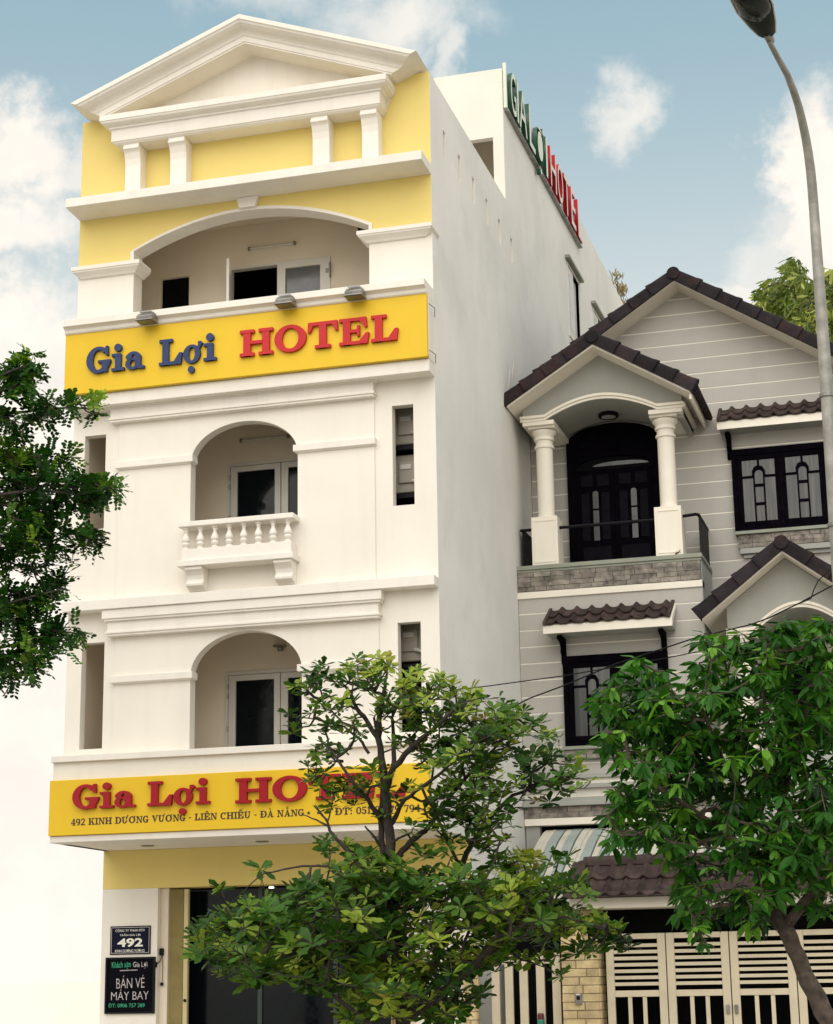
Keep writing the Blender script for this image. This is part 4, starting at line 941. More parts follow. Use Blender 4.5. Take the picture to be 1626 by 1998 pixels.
# sill band below the bay window, mouldings and stone band
ho('window_sill', CAPG, 5.60, 7.20, YF - .12, YF - .013, 4.70, 4.748, bevel=.004)
ho('stone_backing', MORTARD, 5.62, 7.18, YF - .07, YF - .013, 4.56, 4.698); veneer(5.62, 7.18, 4.565, 4.695, YF - .07, 2, (.16, .34), STONE, HO)
for z, d in ((4.36, .05), (4.22, .09), (4.04, .05), (3.98, .12)): ho('base_moulding', HGREY, 5.01, 7.68 + d * .3, YF - d, YF - .013, z - .06, z, bevel=.004)
ho('stone_backing', MORTARD, 5.01, 7.68, YF - .02, YF - .001, 3.76, 3.918); veneer(5.01, 7.68, 3.762, 3.915, YF - .02, 2, (.14, .34), STONE, HO)
ho('white_band', HWHITE, 5.01, 7.70, YF - .05, YF - .001, 3.66, 3.758, bevel=.004)
# right lower porch gable
G2X, G2Z = 8.865, 7.345
gable_roof(G2X, G2Z, 7.72, 10.01, 3.90, YM - .02, .765, .12, .084)
g2 = lambda x: G2Z - .12 - .765 * abs(x - G2X)
b2 = flat_arch(8.38, 9.66, 6.18, .33)
o2 = [(8.02, 6.18), (8.38, 6.18)] + b2[::-1][1:-1] + [(9.66, 6.18), (9.95, 6.18), (9.95, g2(9.95)), (G2X, g2(G2X)), (8.02, g2(8.02))]
MB().slab(o2, 4.28, 4.42, FXZ).build('porch_gable_wall', HGREY, HO)
ln = [(8.0, 6.23)] + [(x, z + .05) for x, z in b2[::-1]] + [(9.97, 6.23)]
MB().slab([(x, z) for x, z in ln] + [(x, z + .04) for x, z in ln[::-1]], 4.22, 4.279, FXZ).build('arch_molding', HWHITE, HO)
MB().slab([(x, z - .045) for x, z in ln] + [(x, z - .002) for x, z in ln[::-1]], 4.245, 4.279, FXZ).build('arch_molding', HWHITE, HO)
MB().slab([(x, z + .002) for x, z in b2[::-1]] + [(x, z + .05) for x, z in b2], 4.421, YM - .02, FXZ).build('porch_vault', HGREY, HO)
for cx in (8.22, 9.80):
    MB().lathe(cx, 4.47, [(.0, 3.7), (.13, 3.7), (.125, 5.90), (.145, 5.905), (.15, 5.925), (.145, 5.945), (.127, 5.95), (.127, 6.01), (.15, 6.015), (.155, 6.035), (.14, 6.06), (.18, 6.10), (.185, 6.13), (.0, 6.13)], 28).build('column', HWHITE, HO, smooth=True)
    ho('abacus', HWHITE, cx - .20, cx + .20, 4.27, 4.67, 6.132, 6.178, bevel=.003)
MB().slab(arch(8.50, 9.50, 3.7, 5.75, 6.05, 16), YM - .09, YM - .014, FXZ).build('dark_door', WOOD, HO)
# ground floor below the bay
ho('pillar', HGREY, 5.02, 5.22, YF, YF + .25, 0, 3.655); ho('pillar', HGREY, 7.48, 7.68, YF, YF + .25, 0, 3.655)
ho('ground_wall', DARK, 5.01, 10.9, YM - .001, YM + .15, 0, 3.0)  # wall painted black in place of the shade behind the gate
ho('opening_shade_panel', WOOD, 5.22, 7.48, YF + .15, YF + .2, 0, 3.655)  # dark panel put in for the shade of the ground floor opening
ho('side_return', HGREY, 10.91, 11.1, YF, 12, 0, 9.6)
ho('upper_floor_slab', HGREY, 7.70, 10.9, 3.95, YM - .03, 3.55, 3.72)
ho('porch_parapet', HGREY, 8.0, 9.95, 4.05, 4.2, 3.72, 4.5)
# striped awning
SA = thing('striped_awning', 'faded blue and cream striped metal awning below the stone band of the grey house', 'awning', (6.3, 3.8, 3.0))
ys = [(4.44, 3.60), (4.30, 3.56), (3.95, 3.40), (3.55, 3.16), (3.05, 2.83), (2.4, 2.52)]
def astrip(x0, x1, m, dz=0):
    mb = MB(); rings = []
    for y, z in ys:
        k = (4.44 - y) * .06
        rings.append([(x0 - k, y, z + dz), (x1 - k, y, z + dz), (x1 - k, y, z + dz - .012), (x0 - k, y, z + dz - .012)])
    mb.loft(rings).build('panel', m, SA)
x = 5.30; i = 0
while x < 8.9:
    m, w = [(AWNW, .10), (AWNW, .06), (AWNB, .13), (AWND, .02), (AWNW, .09), (AWNB, .13), (AWND, .022)][i % 7]
    astrip(x, x + w - .004, m, .004 if i % 2 else 0); x += w; i += 1
for y, z in ((4.2, 3.50), (3.2, 2.88)): MB().tube([(5.28, y, z - .02), (8.9, y, z - .02)], .015, 6).build('bearer', STEEL, SA)

# ------------------------------------------------------------------ gate roof
GR = thing('gate_roof', 'small brown tiled roof with white fascia over the driveway gate', 'roof', (8.4, 1.5, 2.36))
MB().box(6.30, 11.2, .98, 1.95, 2.365, 2.49).build('white_fascia', HWHITE, GR, bevel=.005)
MB().slab([(.80, 2.495), (1.50, 2.93), (2.2, 2.495)], 6.28, 11.2, FYZ).build('roof_core', TILEB, GR)
MB().slab([(.79, 2.492), (.83, 2.555), (.86, 2.492)], 6.28, 11.2, FYZ).build('eave_fillet', TILEB, GR)
tile_field(6.42, 11.2, .80, 2.49, 1.46, 2.92, 2, .205, TILEB, GR, .04, .02)
rt = MB().loft([[(t, 1.5 - r * math.cos(math.pi * q / 8), 2.94 + r * math.sin(math.pi * q / 8)) for q in range(9)] + [(t, 1.5 + r, 2.89), (t, 1.5 - r, 2.89)] for t, r in ((-.02, .062), (.36, .070), (.362, .082), (.42, .082))])
rtm = rt.mesh('ridge_tile', TILEB, (0, 1.5, 2.94), smooth=True)
for i in range(12): put(rtm, 'ridge_tile', GR, (6.42 + i * .40, 1.5, 2.955))
MB().slab([(6.25, .78), (6.44, .78), (6.44, 1.5), (6.25, 1.5)], 0, .05, lambda u, v, w: (u, v, 2.50 + (v - .78) * .62 + w + (u - 6.44) * .25)).build('hip_tile', TILEB, GR, bevel=.01)

# gate pillars
def pillar(x0, x1, y0, y1, z1, lab, fx=(.12, .24)):
    t = thing('stone_pillar', lab, 'pillar', ((x0 + x1) / 2, (y0 + y1) / 2, 0), 'yellow stone gate pillars')
    MB().box(x0, x1, y0, y1, 0, z1).build('core', MORTAR, t)
    for i in range(int(z1 / .098)):
        a = x0; cut = x0 + (x1 - x0) * (.42 if i % 2 else .62) + rnd.uniform(-.03, .03)
        for p, q in ((x0 - .008, cut), (cut, x1 + .008)):
            d = rnd.uniform(.012, .028); zz = .05 + i * .098
            put(rnd.choice(SY), 'stone', t, ((p + q) / 2, y0 - d / 2, zz), scale=(q - p - .007, d, .091))
        d = rnd.uniform(.010, .02); put(rnd.choice(SY), 'stone', t, (x1 + d / 2, (y0 + y1) / 2, .05 + i * .098), rot=(0, 0, math.pi / 2), scale=(y1 - y0 + .01, d, .091))
    return t
SY = [s.mesh('stone', STONEY, (0, 0, 0)) for s in stones_me]
pillar(4.90, 5.07, 1.24 - .06, 1.245, 2.0, 'yellow stone pilaster against the right corner of the hotel'); 
pillar(6.14, 6.585, 1.20, 1.55, 2.36, 'yellow stone gate pillar with a doorbell between the bar gate and the slatted gate')
t = thing('doorbell', 'small grey doorbell on the yellow stone gate pillar', 'doorbell', (6.335, 1.16, 1.24))
MB().box(6.293, 6.378, 1.145, 1.17, 1.245, 1.38).build('case', STEEL, t, bevel=.006); MB().box(6.315, 6.356, 1.138, 1.1445, 1.30, 1.345).build('button', BLACKM, t, bevel=.004)
MB().box(6.31, 6.36, 1.138, 1.1445, 1.355, 1.37).build('name_slot', PVC, t)
# bar gate
BG = thing('bar_gate', 'cream gate of wide upright bars between the hotel corner and the stone pillar', 'gate', (5.6, 1.32, .05))
bm_ = MB().box(-.052, .052, -.02, .02, -.88, .88).mesh('bar', GATE, (0, 0, 0), bevel=.004)
for x in (5.275, 5.445, 5.63, 5.84, 6.04): put(bm_, 'bar', BG, (x, 1.32, .98))
for z in (.16, 1.765): MB().box(5.10, 6.12, 1.342, 1.375, z - .03, z + .03).build('cross_rail', GATE, BG)
ho('yard_shade_sheet', DARK, 5.08, 6.13, 2.6, 2.65, 0, 2.2)  # black sheet put in for the shade behind the bar gate
# slatted driveway gate
def leaf(x0, x1, lab_, latch):
    t = thing('gate_leaf', lab_, 'gate', ((x0 + x1) / 2, 1.32, .05), 'cream slatted leaves of the driveway gate')
    zt = 2.068; a, b = x0 + .006, x1 - .006
    for p, q in ((a, a + .095), (b - .095, b)): MB().box(p, q, 1.30, 1.345, .06, zt).build('stile', GATE, t, bevel=.004)
    MB().box(a + .096, b - .096, 1.30, 1.345, 2.003, zt).build('top_rail', GATE, t, bevel=.003)
    MB().box(a + .096, b - .096, 1.30, 1.345, 1.325, 1.40).build('middle_rail', GATE, t, bevel=.003)
    MB().box(a + .096, b - .096, 1.30, 1.345, .06, .16).build('bottom_rail', GATE, t, bevel=.003)
    n = 7; pitch = (2.003 - 1.40) / (n + 1)
    for i in range(n):
        z = 1.40 + pitch * (i + 1) + .0; MB().box(a + .096, b - .096, 1.31, 1.335, z - .020, z + .020).build('slat', GATE, t)
    for k in (1, 2):
        x = a + .096 + (b - a - .192) * k / 3; MB().box(x - .024, x + .024, 1.31, 1.335, .16, 1.325).build('upright', GATE, t)
    if latch: MB().box(latch - .02, latch + .02, 1.27, 1.299, 1.12, 1.22).build('latch', STEEL, t, bevel=.004)
labs = ['slatted gate leaf next to the stone pillar with the doorbell', 'second slatted gate leaf from the stone pillar', 'third slatted gate leaf from the stone pillar', 'fourth slatted gate leaf, crossed by the leaning trunk', 'fifth slatted gate leaf, farthest from the stone pillar']
xs = [6.655, 7.395, 8.155, 8.93, 9.70, 10.46]
for i in range(5): leaf(xs[i], xs[i + 1], labs[i], xs[i + 1] - .05 if i == 1 else (xs[i] + .05 if i == 2 else None))
ho('garage_shade_sheet', DARK, 6.6, 10.9, 2.0, 2.05, 0, 2.362)  # black sheet stands in for the shaded garage behind the leaves
ho('lintel_shadow_board', DARK, 6.6, 11.1, 1.60, 1.65, 2.10, 2.363)  # black strip put in for the shade above the gate
# bottle standing in the bar gate
t = thing('bottle', 'green bottle with dark red cap standing in the bar gate', 'bottle', (5.83, 1.24, .86))
o5 = at(1056, 1998, 1.24)
MB().lathe(o5.x, 1.24, [(0, .86), (.045, .86), (.045, 1.06), (.04, 1.075), (0, 1.075)], 16).build('body', mat('bottle_green', (.03, .22, .16), .35, .1, 9), t)
MB().lathe(o5.x, 1.24, [(0, 1.076), (.04, 1.076), (.04, 1.13), (.03, 1.15), (0, 1.15)], 16).build('cap', mat('bottle_cap', (.12, .02, .02), .4), t)
MB().box(o5.x - .07, o5.x + .07, 1.16, 1.29, .80, .858).build('ledge', GATE, BG)
# twig on the balcony cap
p = at(1322, 1083, 4.36)
tag(MB().tube([(p.x - .03, 4.37, 7.425), (p.x + .02, 4.37, 7.45), (p.x + .05, 4.37, 7.49)], [.012, .009, .003], 6).tube([(p.x, 4.37, 7.43), (p.x - .01, 4.375, 7.47)], [.006, .003], 5).build('twig', BARK), 'small dark twig lying on the green-grey balcony cap', 'twig')
# ================================================================== street lamp
def px_r(px, P): return px * (P - CAM).length / FPX
LP = thing('street_lamp', 'tall grey street lamp with curved arm reaching over the road', 'street lamp', (10.134, -6, 0.13))
top = at(1588, 398, -6)
MB().tube([(10.134, -6, .13), (10.134, -6, 3), (10.134, -6, 6), (top.x, -6, top.z)], [.098, .080, .058, .043], 16).build('pole', POLE, LP, smooth=True)
arm_px = [(1588, 398, 0, 9.3), (1585, 360, -.03, 9), (1582, 330, -.07, 8.8), (1578, 300, -.13, 8.5), (1573, 270, -.2, 8.2), (1566, 236, -.3, 7.8), (1558, 204, -.42, 7.3), (1548, 174, -.56, 6.9), (1536, 144, -.72, 6.2), (1518, 112, -.9, 5.5), (1501, 80, -1.1, 5)]
ap = [at(x, y, -6 + dy) for x, y, dy, w in arm_px]
MB().tube(ap, [px_r(w, p) for (x, y, dy, w), p in zip(arm_px, ap)], 16).build('arm', POLE, LP, smooth=True)
P0 = at(1498, 66, -7.15); ax_ = Vector((-.13, -.68, .15)); Ln = ax_.length; ax_.normalize()
side = ax_.cross(Vector((0, 0, 1))).normalized(); upv = side.cross(ax_)
def headsec(t, w, hu, hd, n=20):
    c = P0 + ax_ * (Ln * t); return [c + side * (w * math.cos(2 * math.pi * k / n)) + upv * ((hu if math.sin(2 * math.pi * k / n) > 0 else hd) * math.sin(2 * math.pi * k / n)) for k in range(n)]
MB().loft([headsec(-.02, .055, .05, .03), headsec(.0, .068, .06, .035), headsec(.2, .11, .09, .04), headsec(.5, .15, .11, .04), headsec(.85, .15, .10, .04), headsec(1.08, .09, .06, .03), headsec(1.15, .03, .02, .01)]).build('housing', LAMPB, LP, smooth=True)
MB().loft([headsec(.30, .03, -.035, .042), headsec(.34, .10, -.035, .055), headsec(.5, .145, -.035, .085), headsec(.8, .14, -.035, .09), headsec(1.0, .09, -.03, .06), headsec(1.06, .02, -.03, .035)]).build('lens', LAMPG, LP, smooth=True)
def rimline(s_): return [P0 + ax_ * (Ln * t) + side * (s_ * (w + .004)) + upv * (-.002) for t, w in ((0, .068), (.2, .11), (.5, .15), (.85, .15), (1.08, .09))]
for s_ in (-1, 1): MB().tube(rimline(s_), .008, 6).build('rim', PVC, LP)
MB().tube([P0 - ax_ * .10, P0 + ax_ * .02], [.036, .042], 14).build('spigot', STEEL, LP, smooth=True)
for z in (5.2, 6.35): MB().lathe(10.134, -6, [(.060 + (6.4 - z) * .008, z), (.068 + (6.4 - z) * .008, z), (.068 + (6.4 - z) * .008, z + .03), (.060 + (6.4 - z) * .008, z + .03)], 16).build('band', STEEL, LP)
MB().box(9.98, 10.29, -6.15, -5.85, .13, .16).build('base_plate', STEEL, LP)

# overhead cables
def cable(pts, Y, r, lab, dy=0.0):
    P = [at(x, y, Y + dy * i) for i, (x, y) in enumerate(pts)]
    tag(MB().tube(P, r, 6).build('cable', BLACKM, smooth=True), lab, 'cable')
cable([(1660, 1122), (1626, 1142), (1560, 1177), (1500, 1206), (1465, 1219), (1410, 1232), (1353, 1246), (1308, 1261), (1200, 1296), (1100, 1338), (1033, 1363), (930, 1416)], -2.6, .0075, 'thin black cable running down leftwards past the lower right gable to the trees', .03)
cable([(1655, 1098), (1620, 1112), (1597, 1133), (1588, 1152), (1583, 1168), (1560, 1178)], -2.62, .006, 'short looped black wire joining the cable in front of the lower right gable')
cable([(880, 1347), (950, 1339), (1098, 1319), (1180, 1305), (1300, 1284), (1500, 1245), (1660, 1205)], -2.2, .006, 'thin dark wire crossing in front of the bay window of the grey house')

# ================================================================== trees
def leaf_arrays(w1, w2, u1, u2, fold, droop):
    V = [(0, 0, 0), (u1, -w1, 0), (u1, 0, -fold), (u1, w1, 0), (u2, -w2, -droop * .5), (u2, 0, -fold - droop * .5), (u2, w2, -droop * .5), (1, 0, -droop)]
    F = [(0, 2, 1), (0, 3, 2), (1, 2, 5, 4), (2, 3, 6, 5), (4, 5, 7), (5, 6, 7)]
    return np.array(V, float), F
def fill_tree(root, leaves, tmpl, m, n_parts=300):
    """leaves: list of (pos, axis, normal, length, tone)"""
    V, F = tmpl
    P = np.array([l[0] for l in leaves]); A = np.array([l[1] for l in leaves]); Nn = np.array([l[2] for l in leaves])
    Ls = np.array([l[3] for l in leaves]); T = np.array([l[4] for l in leaves])
    A /= np.linalg.norm(A, axis=1)[:, None]; Nn -= A * (A * Nn).sum(1)[:, None]; Nn /= np.linalg.norm(Nn, axis=1)[:, None] + 1e-9
    B = np.cross(Nn, A)
    cv = np.array(CAM)[None] - (P + A * Ls[:, None] * .5); dist = np.linalg.norm(cv, axis=1); cv /= dist[:, None]
    vis = Ls ** 2 * np.abs((Nn * cv).sum(1)) / dist ** 2
    sel = np.zeros(len(P), bool)
    if n_parts:
        thr = -np.sort(-(vis - 1e-7 * P[:, 1]))[:n_parts][-1]; sel = (vis - 1e-7 * P[:, 1]) >= thr
    # the largest-looking leaves are objects of their own, sharing a few meshes
    if n_parts:
        tones = [.05, .2, .35, .45, .55, .65, .75, .85, .95]; mm = []
        for tn in tones:
            me = bpy.data.meshes.new('leaf'); me.from_pydata([tuple(v) for v in V], [], F); me.materials.append(m)
            a = me.attributes.new('tone', 'FLOAT', 'POINT'); a.data.foreach_set('value', np.full(len(V), tn, np.float32)); me.update(); mm.append(me)
        rl = LOC[root.name]
        for i in np.nonzero(sel)[0]:
            o = bpy.data.objects.new('leaf', mm[int(np.argmin([abs(T[i] - t) for t in tones]))]); COL.objects.link(o); o.parent = root
            s = float(Ls[i]); M_ = Matrix(((A[i][0] * s, B[i][0] * s, Nn[i][0] * s, P[i][0] - rl.x), (A[i][1] * s, B[i][1] * s, Nn[i][1] * s, P[i][1] - rl.y), (A[i][2] * s, B[i][2] * s, Nn[i][2] * s, P[i][2] - rl.z), (0, 0, 0, 1)))
            o.matrix_basis = M_
    r = ~sel; P, A, B, Nn, Ls, T = P[r], A[r], B[r], Nn[r], Ls[r], T[r]; n = len(P); k = len(V)
    rl = np.array(LOC[root.name])
    X = P[:, None, :] - rl + Ls[:, None, None] * (V[None, :, 0, None] * A[:, None, :] + V[None, :, 1, None] * B[:, None, :] + V[None, :, 2, None] * Nn[:, None, :])
    faces = []
    for i in range(n):
        b = i * k; faces += [tuple(b + q for q in f) for f in F]
    me = bpy.data.meshes.new('foliage'); me.from_pydata(X.reshape(-1, 3).tolist(), [], faces); me.materials.append(m)
    a = me.attributes.new('tone', 'FLOAT', 'POINT'); a.data.foreach_set('value', np.repeat(T, k).astype(np.float32)); me.update()
    o = bpy.data.objects.new('foliage', me); COL.objects.link(o); o.parent = root; o['kind'] = 'stuff'
def limb(root, pts, Y, name, m, seg=8):
    P = [at(p[0], p[1], Y + p[3]) for p in pts]; rr = [px_r(p[2], q) for p, q in zip(pts, P)]
    # subdivide with a little wobble
    Q = []; Rr = []
    for i in range(len(P) - 1):
        n = 3
        for j in range(n):
            t = j / n; q = P[i].lerp(P[i + 1], t); w = rr[i] * .35 if 0 < j else 0
            Q.append(q + Vector((rnd.uniform(-w, w), rnd.uniform(-w, w), rnd.uniform(-w, w)))); Rr.append((rr[i] + (rr[i + 1] - rr[i]) * t) * rnd.uniform(.94, 1.07))
    Q.append(P[-1]); Rr.append(rr[-1])
    MB().tube(Q, Rr, seg).build(name, m, root, smooth=True)
    return Q
def grow_twigs(root, nodes, clusters, m, r0=.0035, rmax=.02):
    """join every leaf cluster to the nearest wood already grown"""
    nd = [np.array(p) for p in nodes]; par = [-1] * len(nd); base = len(nd)
    C = np.array([list(c) for c in clusters]); N0 = np.array(nd)
    d0 = np.min(np.linalg.norm(C[:, None] - N0[None], axis=2), axis=1)
    allp = list(N0)
    for i in np.argsort(d0):
        A = np.array(allp); d = np.linalg.norm(A - C[i], axis=1) + .25 * np.maximum(0, A[:, 2] - C[i][2]); j = int(np.argmin(d))
        # a bent midpoint keeps twigs from being straight
        mid = (allp[j] + C[i]) / 2 + np.array([rnd.uniform(-.05, .05), rnd.uniform(-.05, .05), rnd.uniform(-.07, .02)]) * min(1, d[j] * 2)
        allp.append(mid); par.append(j); allp.append(C[i]); par.append(len(allp) - 2)
    cnt = [0] * len(allp)
    for k in range(len(allp) - 1, base - 1, -1):
        cnt[k] += 1
        if par[k] >= base: cnt[par[k]] += cnt[k]
    mb = MB()
    for k in range(base, len(allp)):
        r = min(rmax, r0 * math.sqrt(cnt[k])); rp_ = min(rmax, r0 * math.sqrt(cnt[par[k]])) if par[k] >= base else r * 1.15
        a, b = Vector(allp[par[k]].tolist()), Vector(allp[k].tolist())
        if (a - b).length > 1e-4: mb.tube([a, b], [rp_, r], 4)
    mb.build('twigs', m, root, kind='stuff')
def sample_blobs(blobs, Y, area, dens, depth, rg):
    out = []
    for bl in blobs:
        x, y, rx, ry = bl[:4]; k = bl[4] if len(bl) > 4 else 1.0; tn = bl[5] if len(bl) > 5 else 0.0
        n = max(2, int(math.pi * rx * ry / area * dens * k + .5))
        for _ in range(n):
            a = rg.uniform(0, 2 * math.pi); r = math.sqrt(rg.uniform(0, 1)) * rg.uniform(.85, 1.05)
            yy = Y + rg.gauss(0, 1) * depth * min(1.2, .4 + rx / 80)
            out.append((at(x + rx * r * math.cos(a), y + ry * r * math.sin(a), yy), tn))
    return out
def rv(rg): 
    v = Vector((rg.gauss(0, 1), rg.gauss(0, 1), rg.gauss(0, 1))); return v.normalized()

# --- centre tree: whorls of broad leaves on bare dark stems -----------------
rg = random.Random(11)
YC = -4.5
CT = thing('street_tree', 'slender street tree with whorled glossy leaves in front of the hotel entrance', 'tree', tuple(at(800, 1998, YC).xy) + (.13,))
b0 = at(800, 1998, YC)
wood = []
wood += limb(CT, [(798, 2190, 17, 0), (790, 2050, 15, 0), (778, 1930, 13, 0), (770, 1800, 11, 0), (766, 1700, 9.5, 0), (760, 1620, 9, 0), (752, 1545, 8.5, 0), (748, 1500, 7, 0), (738, 1440, 6, .05), (742, 1390, 5, .1), (752, 1340, 3.5, .15), (755, 1300, 2, .2)], YC, 'trunk', BARK, 12)
for br in ([(752, 1545, 7, 0), (768, 1497, 6.5, -.1), (803, 1460, 5.5, -.2), (838, 1430, 4.5, -.3), (875, 1395, 3.5, -.3), (900, 1370, 2, -.3)],
           [(768, 1497, 5, -.1), (768, 1450, 4, .1), (765, 1400, 3, .2), (790, 1350, 2, .3)],
           [(738, 1440, 5, .05), (715, 1405, 4.5, .2), (698, 1385, 4, .3), (682, 1350, 3, .4), (665, 1330, 2, .4)],
           [(698, 1385, 3, .3), (668, 1368, 2.5, .3), (630, 1352, 1.6, .3)],
           [(743, 1600, 5.5, 0), (720, 1562, 4.5, -.2), (698, 1538, 4, -.3), (672, 1502, 3, -.4), (650, 1468, 2.2, -.4), (630, 1450, 1.5, -.4)],
           [(720, 1470, 3, 0), (700, 1440, 2.6, 0), (672, 1418, 2, .1), (625, 1405, 1.4, .1), (590, 1400, 1, .1)],
           [(758, 1680, 8, .1), (744, 1640, 6.5, .1), (744, 1580, 5, .1), (748, 1530, 4, .15), (744, 1470, 3.5, .3), (730, 1400, 2.5, .4)],
           [(763, 1690, 7, 0), (785, 1660, 6.5, .1), (808, 1637, 6, .2), (830, 1622, 5, .3), (860, 1580, 4.5, .3), (895, 1535, 4, .3), (935, 1490, 3, .4), (985, 1440, 2, .4)],
           [(765, 1606, 5, 0), (790, 1560, 4, -.2), (822, 1537, 3.5, -.3), (870, 1500, 2.5, -.3), (920, 1450, 1.8, -.3)],
           [(740, 1760, 7, -.1), (715, 1705, 5.5, -.2), (697, 1685, 4.8, -.2), (680, 1662, 4.2, -.2), (661, 1642, 3.5, -.2), (643, 1620, 3, -.2), (638, 1600, 2.2, -.2), (612, 1572, 1.2, -.2)],
           [(640, 1612, 2.2, -.2), (618, 1600, 1.6, -.2), (592, 1590, 1, -.2)], [(640, 1602, 1.8, -.2), (646, 1580, 1.4, -.2), (650, 1560, .8, -.2)],
           [(645, 1618, 1.8, -.2), (630, 1590, 1.3, -.2), (615, 1570, .8, -.2)],
           [(742, 1650, 3.5, 0), (728, 1630, 2.5, -.1), (712, 1612, 1.5, -.1)],
           [(720, 1760, 4, -.2), (640, 1690, 2.4, -.4), (590, 1690, 2, -.4), (540, 1700, 1.8, -.4), (515, 1705, 1.5, -.4), (495, 1720, 1.2, -.4), (470, 1745, 1, -.4), (440, 1772, .6, -.4)],
           [(776, 1900, 8, -.1), (735, 1850, 6, -.3), (690, 1830, 5, -.5), (640, 1840, 4, -.7), (560, 1865, 3, -.8), (480, 1880, 1.8, -.8)],
           [(735, 1850, 5, -.3), (675, 1850, 4, 0), (668, 1790, 3.4, .1), (640, 1740, 2.4, .2), (600, 1760, 1.8, .1), (520, 1790, 1.5, 0), (440, 1810, 1.2, 0)],
           [(785, 1960, 10, .1), (850, 1880, 8, .3), (880, 1800, 7, .4), (897, 1700, 6, .5), (920, 1650, 5.5, .5), (958, 1595, 4.5, .5), (1000, 1552, 3.5, .5), (1060, 1530, 2, .5)],
           [(790, 1990, 11, -.1), (860, 1940, 9, -.4), (930, 1880, 7.5, -.6), (975, 1830, 6, -.7), (1030, 1800, 4.5, -.8), (1100, 1790, 3, -.8), (1180, 1810, 1.8, -.8)],
           [(880, 1800, 5, .4), (930, 1750, 4, .6), (985, 1720, 3, .7), (1030, 1700, 2, .8)],
           [(897, 1690, 3.5, .5), (850, 1590, 3.2, .5), (838, 1540, 2.6, .6), (850, 1480, 2, .6)],
           [(798, 2090, 10, .2), (850, 2010, 8, .1), (890, 1950, 6, 0), (900, 1900, 4, 0)], [(798, 2090, 9, -.2), (740, 2010, 7, -.4), (660, 1950, 4, -.5), (600, 1910, 2.5, -.5)]):
    wood += limb(CT, br, YC, 'branch', BARK, 8)
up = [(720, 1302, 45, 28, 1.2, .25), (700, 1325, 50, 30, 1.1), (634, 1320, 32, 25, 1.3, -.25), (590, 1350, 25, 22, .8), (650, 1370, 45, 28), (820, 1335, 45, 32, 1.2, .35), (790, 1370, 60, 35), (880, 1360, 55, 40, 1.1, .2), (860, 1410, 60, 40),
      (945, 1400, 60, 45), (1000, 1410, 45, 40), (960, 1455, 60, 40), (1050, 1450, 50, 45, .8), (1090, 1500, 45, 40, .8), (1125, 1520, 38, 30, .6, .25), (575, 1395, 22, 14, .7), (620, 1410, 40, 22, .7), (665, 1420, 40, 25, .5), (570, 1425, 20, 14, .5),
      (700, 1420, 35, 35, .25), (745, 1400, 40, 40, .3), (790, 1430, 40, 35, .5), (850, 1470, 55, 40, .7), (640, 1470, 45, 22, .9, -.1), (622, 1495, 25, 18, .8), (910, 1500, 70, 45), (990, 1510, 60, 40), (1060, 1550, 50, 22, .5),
      (630, 1520, 30, 20, .9), (660, 1545, 45, 25, .6), (730, 1520, 50, 30, .7), (700, 1550, 40, 30, .7), (780, 1540, 30, 30, .35), (870, 1560, 60, 40, .8), (940, 1570, 60, 50, 1), (900, 1620, 60, 45, .9), (810, 1610, 30, 25, .5), (970, 1630, 45, 30, .7), (745, 1590, 35, 20, .4),
      (655, 1650, 45, 22, .5), (700, 1660, 35, 22, .5), (850, 1660, 40, 30, .7), (940, 1665, 40, 22, .7), (1010, 1580, 35, 20, .5)]
lo = [(690, 1700, 50, 28, .7), (625, 1735, 50, 25, .7), (760, 1720, 60, 40), (690, 1760, 70, 45), (600, 1775, 60, 35, 1), (520, 1785, 55, 28, 1), (500, 1760, 28, 14, .9), (450, 1805, 55, 32, 1), (390, 1815, 28, 20, .9), (430, 1855, 60, 35, 1), (520, 1835, 70, 45, 1.1), (610, 1840, 70, 50, 1.1), (480, 1895, 60, 30, .9), (560, 1895, 70, 35, 1), (640, 1910, 65, 40, .9),
      (820, 1740, 70, 40), (900, 1740, 70, 40, 1), (980, 1730, 60, 35, 1, .1), (1010, 1690, 45, 25, 1, .3), (1040, 1740, 60, 35, 1, .1), (1110, 1745, 40, 25, .8, -.1), (710, 1830, 70, 50, .9), (800, 1810, 70, 50, .8), (890, 1810, 70, 40, .8, .1), (970, 1800, 65, 38, 1, .1), (1060, 1800, 65, 35, 1, .15), (1140, 1800, 50, 28, 1, .15), (1190, 1828, 42, 22, .9, -.05), (1230, 1850, 22, 12, .7, -.2),
      (760, 1890, 70, 40, 1, .15), (840, 1890, 80, 40, 1, .15), (760, 1950, 80, 40, 1, .15), (860, 1960, 70, 35, 1, .1), (940, 1870, 50, 35, .9, .1), (1000, 1860, 40, 25, .7, 0), (1060, 1860, 35, 22, .6, -.1), (920, 1940, 35, 20, .6, -.25), (690, 1975, 40, 22, .7), (1095, 1905, 14, 14, .6), (1150, 1860, 35, 16, .5, -.2), (1090, 1680, 25, 18, .6, -.15),
      (430, 1740, 8, 6, 1), (507, 1703, 14, 9, .9), (640, 1580, 8, 6, 0)]
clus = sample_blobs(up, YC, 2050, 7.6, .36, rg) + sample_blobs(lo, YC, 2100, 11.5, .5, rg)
leaves = []
